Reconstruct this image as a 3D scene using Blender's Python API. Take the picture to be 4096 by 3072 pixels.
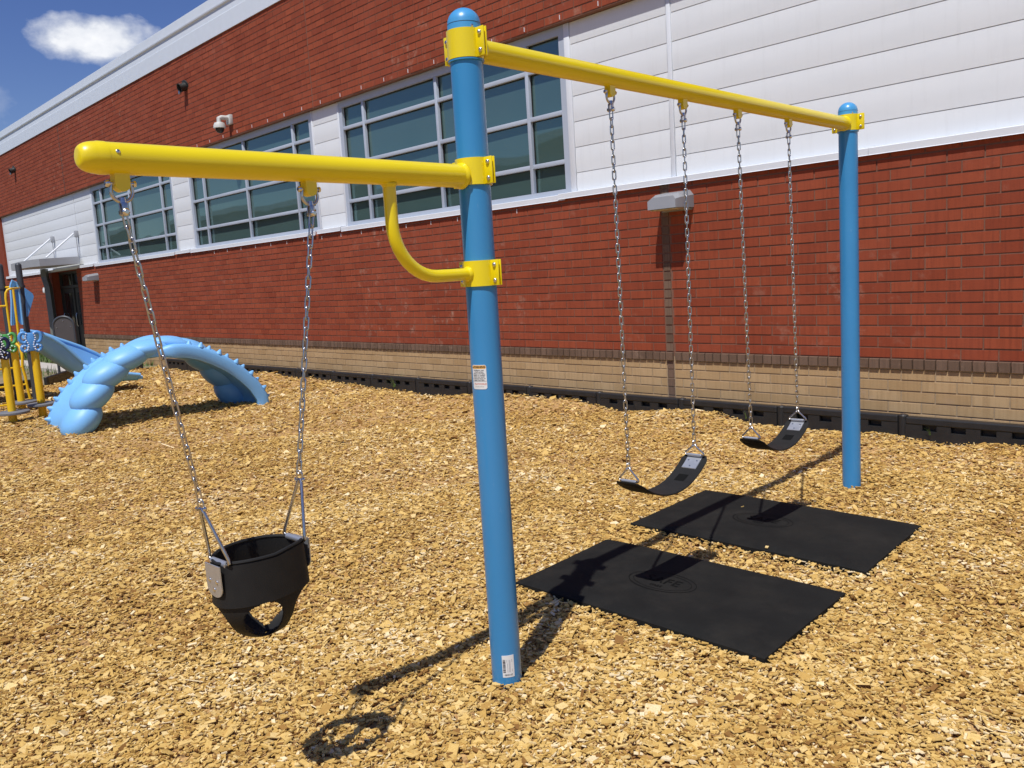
import bpy, bmesh, math, random
import numpy as np
from mathutils import Vector, Matrix
random.seed(7); rng = np.random.default_rng(11)
R = math.radians
sc = bpy.context.scene
for o in list(bpy.data.objects): bpy.data.objects.remove(o)
COL = sc.collection

# ------------------------------------------------------------------ camera
CAMZ = 1.7166
cam = bpy.data.cameras.new('camera'); camo = bpy.data.objects.new('camera', cam); COL.objects.link(camo)
cam.sensor_fit = 'HORIZONTAL'; cam.sensor_width = 36; cam.lens = 30.0915
cam.clip_start = 0.05; cam.clip_end = 3000
rt, dn, fw = (Vector((0.68805, 0.72302, -0.06191)), Vector((0.05204, -0.13426, -0.98958)), Vector((-0.72379, 0.67766, -0.13001)))
M = Matrix(((rt.x, -dn.x, -fw.x, 0), (rt.y, -dn.y, -fw.y, 0), (rt.z, -dn.z, -fw.z, CAMZ), (0, 0, 0, 1)))
camo.matrix_world = M
sc.camera = camo
sc.render.resolution_x, sc.render.resolution_y = 1024, 768

# ------------------------------------------------------------------ world, sun, exposure
SUN = Vector((0.225, -0.465, 1.0)).normalized()
w = bpy.data.worlds.new('World'); sc.world = w; w.use_nodes = True
nt = w.node_tree; nt.nodes.clear()
wo = nt.nodes.new('ShaderNodeOutputWorld'); bg = nt.nodes.new('ShaderNodeBackground')
sky = nt.nodes.new('ShaderNodeTexSky'); sky.sky_type = 'NISHITA'; sky.sun_disc = False
sky.sun_elevation = math.asin(SUN.z); sky.sun_rotation = math.atan2(SUN.x, SUN.y)
sky.air_density = 1.0; sky.dust_density = 0.25; sky.ozone_density = 3.0; sky.altitude = 200
bg.inputs['Strength'].default_value = 0.083
def wn(t, **k):
    n = nt.nodes.new(t)
    for a, v in k.items(): setattr(n, a, v)
    return n
tc = wn('ShaderNodeTexCoord')
def wmath(op, a, b=None, c=None, clamp=False):
    n = wn('ShaderNodeMath', operation=op, use_clamp=clamp)
    for i, v in enumerate((a, b, c)):
        if v is None: continue
        if isinstance(v, (int, float)): n.inputs[i].default_value = v
        else: nt.links.new(v, n.inputs[i])
    return n.outputs[0]
def wdot(vec):
    n = wn('ShaderNodeVectorMath', operation='DOT_PRODUCT'); nt.links.new(tc.outputs['Generated'], n.inputs[0]); n.inputs[1].default_value = vec
    return n.outputs['Value']
def wcloud(d0, hw, hh, dens, seed):
    """one cumulus cloud of the sky, in the direction d0, hw x hh radians, ragged by noise"""
    d0 = Vector(d0).normalized(); rx = d0.cross(Vector((0, 0, 1))).normalized(); up = rx.cross(d0)
    mp = wn('ShaderNodeMapping'); mp.inputs['Location'].default_value = (seed, seed*.7, 0); mp.inputs['Scale'].default_value = (1, 1, 1.5); nt.links.new(tc.outputs['Generated'], mp.inputs[0])
    no = wn('ShaderNodeTexNoise'); no.inputs['Scale'].default_value = 15; no.inputs['Detail'].default_value = 9; no.inputs['Roughness'].default_value = .55
    nt.links.new(mp.outputs[0], no.inputs['Vector'])
    x = wmath('DIVIDE', wdot(rx), hw); y = wmath('DIVIDE', wdot(up), hh)
    r2 = wmath('ADD', wmath('MULTIPLY', x, x), wmath('MULTIPLY', y, y))
    front = wmath('GREATER_THAN', wdot(d0), 0.5)
    v = wmath('SUBTRACT', wmath('MULTIPLY', no.outputs['Fac'], 2.6), wmath('ADD', wmath('MULTIPLY', r2, .85), .62))
    v = wmath('MULTIPLY', wmath('MULTIPLY', v, 1.35, clamp=True), wmath('MULTIPLY', front, dens))
    return v, no.outputs['Fac'], y
c1, n1, y1 = wcloud((-0.909, 0.322, 0.252), .072, .029, .95, 3.3)
c2, n2, y2 = wcloud((-0.965, 0.205, 0.195), .06, .03, .35, 8.1)
cm = wmath('MAXIMUM', c1, c2)
mixc = wn('ShaderNodeMix', data_type='RGBA')
hsv = wn('ShaderNodeHueSaturation'); hsv.inputs['Saturation'].default_value = 1.22; hsv.inputs['Hue'].default_value = .522; nt.links.new(sky.outputs[0], hsv.inputs['Color'])
cr = wn('ShaderNodeMix', data_type='RGBA'); cr.inputs['A'].default_value = (5.4, 6.1, 7.4, 1); cr.inputs['B'].default_value = (12.0, 12.0, 12.1, 1)
nt.links.new(wmath('MULTIPLY_ADD', n1, 2.4, -.75, clamp=True), cr.inputs['Factor'])
nt.links.new(cm, mixc.inputs['Factor']); nt.links.new(hsv.outputs[0], mixc.inputs['A']); nt.links.new(cr.outputs['Result'], mixc.inputs['B'])
nt.links.new(mixc.outputs['Result'], bg.inputs['Color']); nt.links.new(bg.outputs[0], wo.inputs['Surface'])
sl = bpy.data.lights.new('sun', 'SUN'); sl.energy = 4.2; sl.angle = R(.53); sl.color = (1, .97, .92)
so = bpy.data.objects.new('sun', sl); COL.objects.link(so); so.rotation_euler = (-SUN).to_track_quat('-Z', 'Y').to_euler(); so.location = (0, -5, 20)
sc.view_settings.view_transform = 'Standard'; sc.view_settings.look = 'None'; sc.view_settings.gamma = 1; sc.view_settings.exposure = 0.15

# ------------------------------------------------------------------ material helpers
class NM:
    def __init__(s, name):
        s.m = bpy.data.materials.new(name); s.m.use_nodes = True; s.t = s.m.node_tree
        s.b = s.t.nodes['Principled BSDF']
    def n(s, t, **k):
        x = s.t.nodes.new(t)
        for a, v in k.items(): setattr(x, a, v)
        return x
    def l(s, a, b): s.t.links.new(a, b)
    def co(s, kind='Object', scale=(1, 1, 1)):
        c = s.n('ShaderNodeTexCoord'); mp = s.n('ShaderNodeMapping'); mp.inputs['Scale'].default_value = scale
        s.l(c.outputs[kind], mp.inputs[0]); return mp.outputs[0]
    def geo(s, scale=(1, 1, 1)):
        c = s.n('ShaderNodeNewGeometry'); mp = s.n('ShaderNodeMapping'); mp.inputs['Scale'].default_value = scale
        s.l(c.outputs['Position'], mp.inputs[0]); return mp.outputs[0]
    def noise(s, vec, scale, detail=4, rough=.5):
        x = s.n('ShaderNodeTexNoise'); x.inputs['Scale'].default_value = scale; x.inputs['Detail'].default_value = detail; x.inputs['Roughness'].default_value = rough
        s.l(vec, x.inputs['Vector']); return x.outputs['Fac']
    def ramp(s, f, stops):
        x = s.n('ShaderNodeValToRGB'); el = x.color_ramp.elements
        while len(el) < len(stops): el.new(.5)
        for e, (p, c) in zip(el, stops): e.position = p; e.color = (*c, 1) if len(c) == 3 else c
        s.l(f, x.inputs[0]); return x.outputs[0]
    def mix(s, f, a, b, mode='MIX'):
        x = s.n('ShaderNodeMix', data_type='RGBA', blend_type=mode)
        for k, v in (('Factor', f), ('A', a), ('B', b)):
            if hasattr(v, 'links'): s.l(v, x.inputs[k])
            elif isinstance(v, (int, float)): x.inputs[k].default_value = v
            else: x.inputs[k].default_value = (*v, 1)
        return x.outputs['Result']
    def bump(s, h, st=.3, d=.01):
        x = s.n('ShaderNodeBump'); x.inputs['Strength'].default_value = st; x.inputs['Distance'].default_value = d
        s.l(h, x.inputs['Height']); s.l(x.outputs[0], s.b.inputs['Normal'])
    def col(s, c):
        if hasattr(c, 'links'): s.l(c, s.b.inputs['Base Color'])
        else: s.b.inputs['Base Color'].default_value = (*c, 1)
    def set(s, **k):
        for a, v in k.items(): s.b.inputs[a.replace('_', ' ')].default_value = v
    def attr(s, name):
        x = s.n('ShaderNodeAttribute'); x.attribute_name = name; return x.outputs['Fac']
MAT = {}
def simple(key, c, rough=.5, metal=0, var=.06, vs=6, bump=0, bs=80, coat=0, spec=.5):
    m = NM(key); v = m.geo()
    n = m.noise(v, vs, 5)
    m.col(m.mix(n, tuple(x*(1-var*2) for x in c), tuple(min(1, x*(1+var*2)) for x in c)))
    m.set(Roughness=rough, Metallic=metal); m.b.inputs['Specular IOR Level'].default_value = spec
    if coat: m.b.inputs['Coat Weight'].default_value = coat; m.b.inputs['Coat Roughness'].default_value = .12
    if bump: m.bump(m.noise(v, bs, 3), bump, .002)
    MAT[key] = m.m; return m
def brick_mat(key, a, b, dark, pits=0.0):
    m = NM(key); v = m.geo()
    t = m.attr('tint')
    base = m.mix(t, a, b)
    st = m.noise(m.geo((46, 46, 2.2)), 1, 4, .6)                     # wire-cut vertical grain
    base = m.mix(m.ramp(st, [(.45, (0, 0, 0)), (.78, (.7, .7, .7))]), base, dark)
    bl = m.noise(v, 1.3, 4); base = m.mix(m.ramp(bl, [(.45, (0, 0, 0)), (.8, (.45, .45, .45))]), base, tuple(min(1, x*1.25+.015) for x in a))
    fl = m.noise(v, 5, 6, .7); pa = m.noise(v, .45, 2); fm = m.n('ShaderNodeMath', operation='MULTIPLY'); m.l(m.ramp(fl, [(.56, (0, 0, 0)), (.74, (.5, .5, .5))]), fm.inputs[0]); m.l(m.ramp(pa, [(.50, (0, 0, 0)), (.66, (1, 1, 1))]), fm.inputs[1]); base = m.mix(fm.outputs[0], base, (.50, .36, .27))   # faint efflorescence
    m.col(base); m.set(Roughness=.85); m.b.inputs['Specular IOR Level'].default_value = .25
    g = m.noise(m.geo((170, 170, 40)), 1, 3); m.bump(g, .35, .003); MAT[key] = m.m
brick_mat('red_brick', (.240, .048, .021), (.315, .070, .030), (.155, .032, .015))
brick_mat('tan_brick', (.405, .265, .130), (.500, .345, .185), (.320, .200, .095))
brick_mat('brown_brick', (.125, .078, .052), (.185, .118, .082), (.085, .052, .035))
simple('mortar', (.195, .092, .060), .95, var=.12, vs=30, bump=.5, bs=200)
simple('tan_mortar', (.36, .265, .165), .95, var=.1, vs=30)
m = NM('white_panel'); v = m.geo()
wp = m.mix(m.noise(m.geo((.7, 1, 3)), 2, 5), (.70, .73, .75), (.765, .785, .80)); m.col(m.mix(m.ramp(m.noise(m.geo((9, 9, .8)), 1.4, 6, .7), [(.52, (0, 0, 0)), (.82, (.16, .16, .16))]), wp, (.40, .40, .39))); m.set(Roughness=.42); m.bump(m.noise(m.geo((1.2, 1, 2)), 1.5, 2), .08, .02); MAT['white_panel'] = m.m
simple('white_trim', (.70, .73, .77), .4, var=.03)
simple('fascia_metal', (.64, .69, .75), .45, var=.03)
simple('window_frame', (.42, .47, .55), .38, var=.03)
m = NM('window_glass'); v = m.geo((1, 1, 1))
m.col(m.mix(m.noise(v, .9, 2), (.048, .092, .088), (.068, .112, .102))); m.set(Roughness=.025, IOR=2.4); m.b.inputs['Specular Tint'].default_value = (.60, .88, .86, 1)
m.bump(m.noise(m.geo((.55, 1, 1.0)), 1.35, 1), .16, .03); MAT['window_glass'] = m.m
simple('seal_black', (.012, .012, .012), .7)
for key, c in (('pole_blue', (.036, .235, .500)), ('cap_blue', (.065, .310, .610))):
    m = simple(key, c, .34, var=.05, vs=2.5, coat=.35); m.bump(m.noise(m.geo(), 260, 2), .12, .001)
    src = m.b.inputs['Base Color'].links[0].from_socket; sc_ = m.noise(m.geo((9, 9, 3)), 3.2, 7, .75)
    m.col(m.mix(m.ramp(sc_, [(.63, (0, 0, 0)), (.80, (.42, .42, .42))]), src, (.34, .46, .56)))
    rg_ = m.n('ShaderNodeMapRange'); m.l(m.noise(m.geo(), 9, 4), rg_.inputs[0]); rg_.inputs[3].default_value = .24; rg_.inputs[4].default_value = .46; m.l(rg_.outputs[0], m.b.inputs['Roughness'])
m = simple('yellow_paint', (.79, .625, .003), .33, var=.03, vs=3, coat=.3); m.bump(m.noise(m.geo(), 300, 2), .10, .001)
src = m.b.inputs['Base Color'].links[0].from_socket; sc_ = m.noise(m.geo((4, 4, 9)), 3.4, 7, .75)
m.col(m.mix(m.ramp(sc_, [(.64, (0, 0, 0)), (.82, (.35, .35, .35))]), src, (.52, .42, .16)))
m = simple('playset_yellow', (.80, .50, .012), .4, var=.03)
simple('galvanized', (.50, .50, .50), .28, 1, var=.14, vs=70)
simple('zinc_plate', (.50, .52, .55), .42, .75, var=.08, vs=40)
simple('steel_bolt', (.66, .65, .62), .24, 1, var=.1, vs=90)
m = simple('rubber', (.0150, .0148, .0145), .6, var=.15, vs=20, bump=.25, bs=240, spec=.22)
m = simple('rubber_grey', (.06, .062, .066), .7, var=.12, vs=18)
m = simple('mat_rubber', (.0115, .0115, .0110), .85, var=.16, vs=9, bump=.5, bs=420, spec=.14)
src = m.b.inputs['Base Color'].links[0].from_socket; du = m.noise(m.geo((1, 1, 1)), 3.0, 8, .72)
m.col(m.mix(m.ramp(du, [(.46, (0, 0, 0)), (.78, (.05, .05, .05))]), src, (.24, .20, .15)))
simple('mat_mark', (.0065, .0065, .0065), .9, spec=.1)
simple('kerb_plastic', (.017, .017, .018), .5, var=.3, vs=8, bump=.3, bs=120)
m = simple('slide_blue', (.190, .460, .820), .48, var=.03, vs=3); m.bump(m.noise(m.geo(), 150, 2), .12, .002)
m = simple('panel_blue', (.095, .300, .640), .42, var=.03)
simple('charcoal', (.050, .055, .064), .42, var=.06)
simple('step_grey', (.15, .155, .17), .6, var=.08, vs=30)
simple('panel_brown', (.075, .066, .066), .6, var=.06)
simple('navy', (.010, .016, .055), .35); simple('leaf_green', (.085, .36, .085), .38); simple('bead_white', (.82, .84, .86), .25)
simple('lamp_metal', (.235, .24, .255), .45, var=.05); simple('lamp_lens', (.55, .50, .36), .3)
simple('off_white', (.55, .56, .53), .5, var=.05); simple('dome_dark', (.02, .02, .022), .12)
simple('canopy_grey', (.34, .35, .37), .5, var=.04); simple('downspout_grey', (.17, .18, .165), .5, var=.05)
simple('bronze', (.028, .030, .028), .45, var=.08); simple('door_glass', (.012, .016, .016), .06)
simple('soffit_brown', (.16, .13, .09), .8, var=.08)
simple('paper', (.75, .77, .80), .7, var=.03); simple('ink', (.02, .02, .025), .7); simple('sticker_white', (.72, .73, .72), .45, var=.02)
simple('sticker_orange', (.78, .43, .10), .45); simple('sticker_red', (.62, .13, .07), .5); simple('sticker_mid', (.30, .30, .33), .5)
simple('concrete', (.45, .42, .38), .9, var=.08, vs=5, bump=.4, bs=120)
simple('roof_grey', (.30, .31, .32), .8); simple('sealant', (.035, .026, .022), .8)
simple('opposite_brick', (.16, .075, .05), .9, var=.12, vs=2); simple('opposite_glass', (.03, .05, .055), .1)
# dirt and grass ground
m = NM('ground'); v = m.geo()
gcol = m.mix(m.ramp(m.noise(v, .8, 6, .65), [(.42, (0, 0, 0)), (.6, (1, 1, 1))]), (.27, .20, .125), (.085, .115, .035))
m.col(m.mix(m.ramp(m.noise(v, 14, 5, .7), [(.4, (0, 0, 0)), (.7, (.6, .6, .6))]), gcol, (.33, .27, .18))); m.set(Roughness=.95); m.bump(m.noise(v, 30, 6, .7), .8, .03); MAT['ground'] = m.m
# mulch base between the chips
m = NM('mulch_base'); v = m.geo()
vo = m.n('ShaderNodeTexVoronoi'); vo.inputs['Scale'].default_value = 34; m.l(m.geo((1, .62, 1)), vo.inputs['Vector'])
b0 = m.mix(m.noise(v, 60, 4), (.20, .095, .028), (.42, .235, .085)); sep = m.n('ShaderNodeSeparateColor'); m.l(vo.outputs['Color'], sep.inputs[0])
m.col(m.mix(sep.outputs[0], b0, (.60, .375, .150))); m.set(Roughness=.9); m.bump(vo.outputs['Distance'], 1.0, .02); MAT['mulch_base'] = m.m
# wood chips
m = NM('wood_chip'); t = m.attr('tint')
cc = m.ramp(t, [(0, (.19, .088, .024)), (.12, (.34, .180, .046)), (.38, (.55, .350, .094)), (.68, (.68, .465, .155)), (.88, (.78, .590, .265)), (1, (.86, .720, .460))])
gr = m.noise(m.geo((1, 1, 1)), 170, 3, .6); cc = m.mix(m.ramp(gr, [(.35, (0, 0, 0)), (.75, (.42, .42, .42))]), cc, (.28, .140, .034))
m.col(cc); m.set(Roughness=.8); m.b.inputs['Specular IOR Level'].default_value = .25; MAT['wood_chip'] = m.m
m = NM('grass_blade'); oi = m.n('ShaderNodeObjectInfo'); m.col(m.mix(m.noise(m.geo(), 25, 3), (.05, .12, .02), (.13, .20, .04))); m.set(Roughness=.6); MAT['grass_blade'] = m.m

# ------------------------------------------------------------------ mesh helpers
WL = {}
def link(o, parent=None, loc=(0, 0, 0)):
    COL.objects.link(o)
    if parent is not None:
        o.parent = parent
    return o
def thing(name, loc, label, cat, group=None):
    o = bpy.data.objects.new(name, None); COL.objects.link(o); o.location = loc; o.empty_display_size = .2
    o['label'] = label; o['category'] = cat
    if group: o['group'] = group
    WL[o] = Vector(loc); return o
def tag(o, label, cat, group=None):
    o['label'] = label; o['category'] = cat
    if group: o['group'] = group
    return o
class MB:
    def __init__(s): s.v = []; s.f = []
    def add(s, vs, fs):
        k = len(s.v); s.v += [tuple(v) for v in vs]; s.f += [tuple(i+k for i in f) for f in fs]; return s
    def box(s, c, d, rot=None, bev=0):
        """box with centre c, full size d, rot = 3x3"""
        bm = bmesh.new(); bmesh.ops.create_cube(bm, size=1); bmesh.ops.scale(bm, vec=d, verts=bm.verts)
        if bev: bmesh.ops.bevel(bm, geom=bm.edges[:], offset=bev, segments=2, affect='EDGES', profile=.5)
        if rot is not None: bmesh.ops.transform(bm, matrix=rot.to_4x4(), verts=bm.verts)
        bmesh.ops.translate(bm, vec=c, verts=bm.verts); bm.verts.index_update()
        s.add([v.co[:] for v in bm.verts], [[v.index for v in f.verts] for f in bm.faces]); bm.free(); return s
    def bb(s, lo, hi, bev=0):
        lo = Vector(lo); hi = Vector(hi); return s.box((lo+hi)/2, hi-lo, None, bev)
    def rings(s, rings, cap0=True, cap1=True, closed=False):
        n = len(rings[0]); k = len(s.v)
        for r_ in rings: s.v += [tuple(p) for p in r_]
        m_ = len(rings)
        for i in range(m_ if closed else m_-1):
            a = k+i*n; b = k+((i+1) % m_)*n
            for j in range(n): s.f.append((a+j, a+(j+1) % n, b+(j+1) % n, b+j))
        if not closed:
            if cap0: s.f.append(tuple(k+j for j in reversed(range(n))))
            if cap1: s.f.append(tuple(k+(m_-1)*n+j for j in range(n)))
        return s
    def tube(s, pts, r, n=10, closed=False, caps=True):
        pts = [Vector(p) for p in pts]; rs = r if isinstance(r, (list, tuple)) else [r]*len(pts); out = []
        m_ = len(pts); up = None
        for i, p in enumerate(pts):
            if closed: t = pts[(i+1) % m_]-pts[i-1]
            else: t = (pts[min(i+1, m_-1)]-pts[max(i-1, 0)])
            t.normalize()
            if up is None:
                up = Vector((0, 0, 1)) if abs(t.z) < .9 else Vector((1, 0, 0))
            a = (up-t*up.dot(t)).normalized(); b = t.cross(a); up = a
            out.append([p+rs[i]*(math.cos(q)*a+math.sin(q)*b) for q in (2*math.pi*j/n for j in range(n))])
        return s.rings(out, caps, caps, closed)
    def cyl(s, a, b, r, n=24, r2=None):
        return s.tube([a, b], [r, r if r2 is None else r2], n)
    def lathe(s, prof, base=(0, 0, 0), axis=(0, 0, 1), n=28):
        """prof = [(radius, height)] along axis from base"""
        ax = Vector(axis).normalized(); q = Vector((0, 0, 1)).rotation_difference(ax); base = Vector(base); out = []
        for r_, h in prof:
            r_ = max(r_, 1e-4); out.append([base+q @ Vector((r_*math.cos(2*math.pi*j/n), r_*math.sin(2*math.pi*j/n), h)) for j in range(n)])
        return s.rings(out)
    def build(s, name, mat, parent=None, origin=None, ang=40, mats=None, flat=False):
        o0 = WL.get(parent, Vector((0, 0, 0))) if origin is None else Vector(origin)
        me = bpy.data.meshes.new(name)
        me.from_pydata([(x-o0.x, y-o0.y, z-o0.z) for x, y, z in s.v], [], s.f)
        bm = bmesh.new(); bm.from_mesh(me); bmesh.ops.recalc_face_normals(bm, faces=bm.faces); bm.to_mesh(me); bm.free()
        if not flat:
            me.polygons.foreach_set('use_smooth', [True]*len(me.polygons)); me.set_sharp_from_angle(angle=R(ang))
        me.materials.append(MAT[mat]); me.update()
        o = bpy.data.objects.new(name, me); COL.objects.link(o)
        if parent is not None:
            o.parent = parent; WL[o] = WL.get(parent, Vector((0, 0, 0)))
            if origin is not None: o.location = Vector(origin)-WL[parent]; WL[o] = Vector(origin)
        else:
            o.location = o0; WL[o] = o0
        return o
def struct(o): o['kind'] = 'structure'; return o
def stuff(o): o['kind'] = 'stuff'; return o
def inst(src, name, parent, mat4):
    o = bpy.data.objects.new(name, src); COL.objects.link(o); o.parent = parent
    m4 = mat4.copy(); m4.translation = m4.translation-WL[parent]; o.matrix_local = m4; return o
def text_mesh(txt, size, bold=0):
    cu = bpy.data.curves.new('lettering', 'FONT'); cu.body = txt; cu.size = size; cu.align_x = 'CENTER'; cu.align_y = 'CENTER'; cu.offset = bold; cu.resolution_u = 3
    ob = bpy.data.objects.new('lettering', cu); COL.objects.link(ob)
    dg = bpy.context.evaluated_depsgraph_get(); me = bpy.data.meshes.new_from_object(ob.evaluated_get(dg))
    vs = [v.co.copy() for v in me.vertices]; fs = [tuple(p.vertices) for p in me.polygons]
    bpy.data.objects.remove(ob); bpy.data.curves.remove(cu); bpy.data.meshes.remove(me); return vs, fs

# ------------------------------------------------------------------ the building
D = 8.013            # brick face
Cc, Bl = .1016, .3048
ZB = .6959           # top of the brown band
ZS = 2.612           # bottom of the metal panel zone
ZP = 4.658           # top of it
ZF = 6.59            # underside of the fascia
XL, XR = -36.0, 3.2
DX0, DX1, DZ = -28.85, -26.45, 2.55   # doorway
bld = thing('school_building', (-15, D, 0), 'long red brick school building with white metal panels and a white roof edge', 'building')
wall = MB()
for lo, hi in (((XL, D+.0035, ZB-.05), (DX0, D+.40, ZS)), ((DX1, D+.0035, ZB-.05), (XR, D+.40, ZS)), ((DX0, D+.0035, DZ), (DX1, D+.40, ZS)),
               ((XL, D+.0035, ZP+.004), (XR, D+.40, ZF+.3))): wall.bb(lo, hi)
wallo = wall.build('wall', 'mortar', bld, flat=True)
bs_ = MB()
for x0_, x1_ in ((XL, DX0), (DX1, XR)): bs_.bb((x0_, D+.0035, -.3), (x1_, D+.40, ZB-.052))
bs_.build('wall_base', 'tan_mortar', bld, flat=True)
back = MB(); back.bb((XL, D+.24, ZS+.001), (XR, D+.39, ZP+.003)); back.build('backing_wall', 'soffit_brown', bld, flat=True)
# bricks
def brick_mesh(l, h, dep=.03, tint=.5, name='brick'):
    mb = MB(); e = .0035
    mb.add([(-l/2, 0, -h/2), (l/2, 0, -h/2), (l/2, 0, h/2), (-l/2, 0, h/2), (-l/2+e, -dep, -h/2+e), (l/2-e, -dep, -h/2+e), (l/2-e, -dep, h/2-e), (-l/2+e, -dep, h/2-e)],
           [(4, 5, 6, 7), (0, 1, 5, 4), (1, 2, 6, 5), (2, 3, 7, 6), (3, 0, 4, 7)])
    return mb
bricks = []          # kind, x centre, z centre, length, height, y proud
U0 = -3.364; SX0, SX1 = -5.925, -5.823          # brown strip
def course(kind, z0, h, off, l=Bl, x0=XL, x1=XR, proud=0, skip=()):
    i0 = int((x0-U0)/l)-2
    xs = [U0+off*l+(i0+i)*l for i in range(int((x1-x0)/l)+5)]
    for a in xs:
        segs = [(max(a, x0), min(a+l, x1))]
        for (s0, s1) in skip:
            ns = []
            for p, q in segs:
                if q <= s0 or p >= s1: ns.append((p, q))
                else:
                    if p < s0: ns.append((p, s0))
                    if q > s1: ns.append((s1, q))
            segs = ns
        for p, q in segs:
            if q-p < .05: continue
            bricks.append((kind, (p+q)/2, z0+h/2, q-p-.0068, h-.0096, proud))
strip = (SX0-.004, SX1+.004); door = (DX0, DX1)
for i in range(19):
    z0 = ZB+i*Cc
    sk = [strip] + ([door] if z0 < DZ else [])
    course('red_brick', z0, min(Cc, ZS-z0), 0 if i % 2 == 0 else .6, skip=sk)
for i in range(19):
    course('red_brick', ZP+.012+i*Cc, Cc, .2 if i % 2 == 0 else .8, skip=[(-26.55, -26.52), (-13.05, -13.042)])
course('brown_brick', ZB-Cc, Cc, 0, l=Cc, proud=.022, skip=[strip, door])
for i in range(8):
    course('tan_brick', ZB-Cc*(i+2), Cc, .3 if i % 2 == 0 else .9, skip=[strip, door])
for i in range(28):
    z0 = ZB-Cc*8+i*Cc
    if z0+Cc < ZS+.03: bricks.append(('brown_brick', (SX0+SX1)/2, z0+Cc/2, SX1-SX0-.006, Cc-.0096, .026 if abs(z0+Cc-ZB) < .01 else .002))
def area_px(x, z, l, h):
    p = Vector((x, D, z-CAMZ)); dp = p.dot(fw)
    if dp < .5: return 0
    px = p.dot(rt)/dp*856; py = p.dot(dn)/dp*856
    if abs(px) > 500 or abs(py) > 372: return 0
    p2 = Vector((x+l/2, D, z-CAMZ)); p3 = Vector((x-l/2, D, z-CAMZ))
    return abs(p2.dot(rt)/p2.dot(fw)-p3.dot(rt)/p3.dot(fw))*h/dp
bricks.sort(key=lambda b: -area_px(b[1], b[2], b[3], b[4]) if b[2] > .12 else 0)
cache = {}
def put_tint(me, t): a = me.attributes.new('tint', 'FLOAT', 'FACE'); a.data.foreach_set('value', t)
for i, (kind, x, z, l, h, pr) in enumerate(bricks[:300]):
    key = (kind, round(l, 3), round(h, 3), random.randrange(5))
    if key not in cache:
        mb = brick_mesh(l, h); me = bpy.data.meshes.new('brick'); me.from_pydata(mb.v, [], mb.f); me.materials.append(MAT[kind])
        t = (key[3]+.3)/5; put_tint(me, [t]*len(me.polygons)); cache[key] = me
    o = bpy.data.objects.new('brick', cache[key]); COL.objects.link(o); o.parent = wallo
    o.location = Vector((x, D+.028-pr+random.uniform(-.0015, .0015), z))-WL[bld]
for kind in ('red_brick', 'tan_brick', 'brown_brick'):
    mb = MB(); ts = []
    for (k, x, z, l, h, pr) in bricks[300:]:
        if k != kind: continue
        b = brick_mesh(l, h); yo = D+.028-pr+random.uniform(-.0015, .0015); mb.add([(a+x, c+yo, e+z) for a, c, e in b.v], b.f); ts += [random.random()]*5
    me = bpy.data.meshes.new('brickwork'); me.from_pydata([tuple(Vector(v)-WL[bld]) for v in mb.v], [], mb.f); me.materials.append(MAT[kind]); put_tint(me, ts)
    o = bpy.data.objects.new('brickwork', me); COL.objects.link(o); o.parent = wallo; stuff(o)
MB().bb((-26.549, D+.0005, ZP+.014), (-26.521, D+.03, ZF-.002)).build('control_joint', 'sealant', bld)
# white wall panels
WIN = [(-24.75, -19.40), (-18.48, -13.30), (-12.42, -7.35)]
YP = D+.095
SEAM = [ZS, 2.876, 3.181, 3.486, 3.791, 4.096, 4.400, ZP]
def planks(x0, x1):
    for a, b in zip(SEAM[:-1], SEAM[1:]):
        mb = MB(); pr = []
        n = 6; a2, b2 = a+.0025, b-.0025
        for i in range(n+1):
            t = i/n; pr.append((YP-.006*math.sin(math.pi*t)-.004*(1-t), a2+(b2-a2)*t))
        prof = [(YP+.05, a2), (YP+.004, a2)]+pr+[(YP+.004, b2), (YP+.05, b2)]
        mb.rings([[(x, y, z) for y, z in prof] for x in (x0+.003, x1-.003)]); mb.build('panel_plank', 'white_panel', bld, ang=30)
SEG = [(-33.9, -26.22), (-26.20, -24.80), (-19.35, -18.53), (-13.25, -12.47), (-7.25, -5.83), (-5.765, -1.2), (-1.2, XR)]
for a, b in SEG:
    planks(a, b); MB().bb((a, YP+.008, ZS+.002), (b, YP+.046, ZP-.001)).build('panel_backing', 'white_trim', bld)
bk = MB()
bk.bb((-34.02, YP-.012, ZS), (-33.905, YP+.05, ZP)); bk.build('panel_trim', 'white_trim', bld)
for x0, x1 in ((-7.345, -7.255), (-5.825, -5.77), (-13.30, -13.255), (-12.465, -12.425), (-19.395, -19.355), (-18.525, -18.485), (-24.795, -24.755)):
    MB().bb((x0, YP-.014, ZS), (x1, YP+.05, ZP-.002), .004).build('panel_trim', 'white_trim', bld)
# upper brick left of the panels
MB().bb((XL, D+.012, ZS), (-34.025, D+.20, ZP)).build('wall_return', 'red_brick', bld)
# sills
def sill(x0, x1, zb, zt, yo):
    mb = MB(); prof = [(YP+.02, zt), (yo+.012, zt-.012), (yo, zt-.018), (yo, zb+.006), (yo-.006, zb), (yo+.004, zb), (yo+.010, zb+.012), (YP+.02, zb+.012)]
    mb.rings([[(x, y, z) for y, z in prof] for x in (x0, x1)]); return mb.build('sill', 'white_trim', bld, ang=25)
sill(-33.98, -26.3, 2.556, 2.640, D-.034)
for x0, x1 in ((-26.297, -24.90), (-7.47, -3.55), (-3.547, XR), (-19.33, -18.55), (-13.23, -12.49)): sill(x0, x1, 2.570, 2.652, D-.036)
for (a, b) in WIN: sill(a-.10+.05, b-.13+.12, 2.556, 2.640, D-.030)
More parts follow.
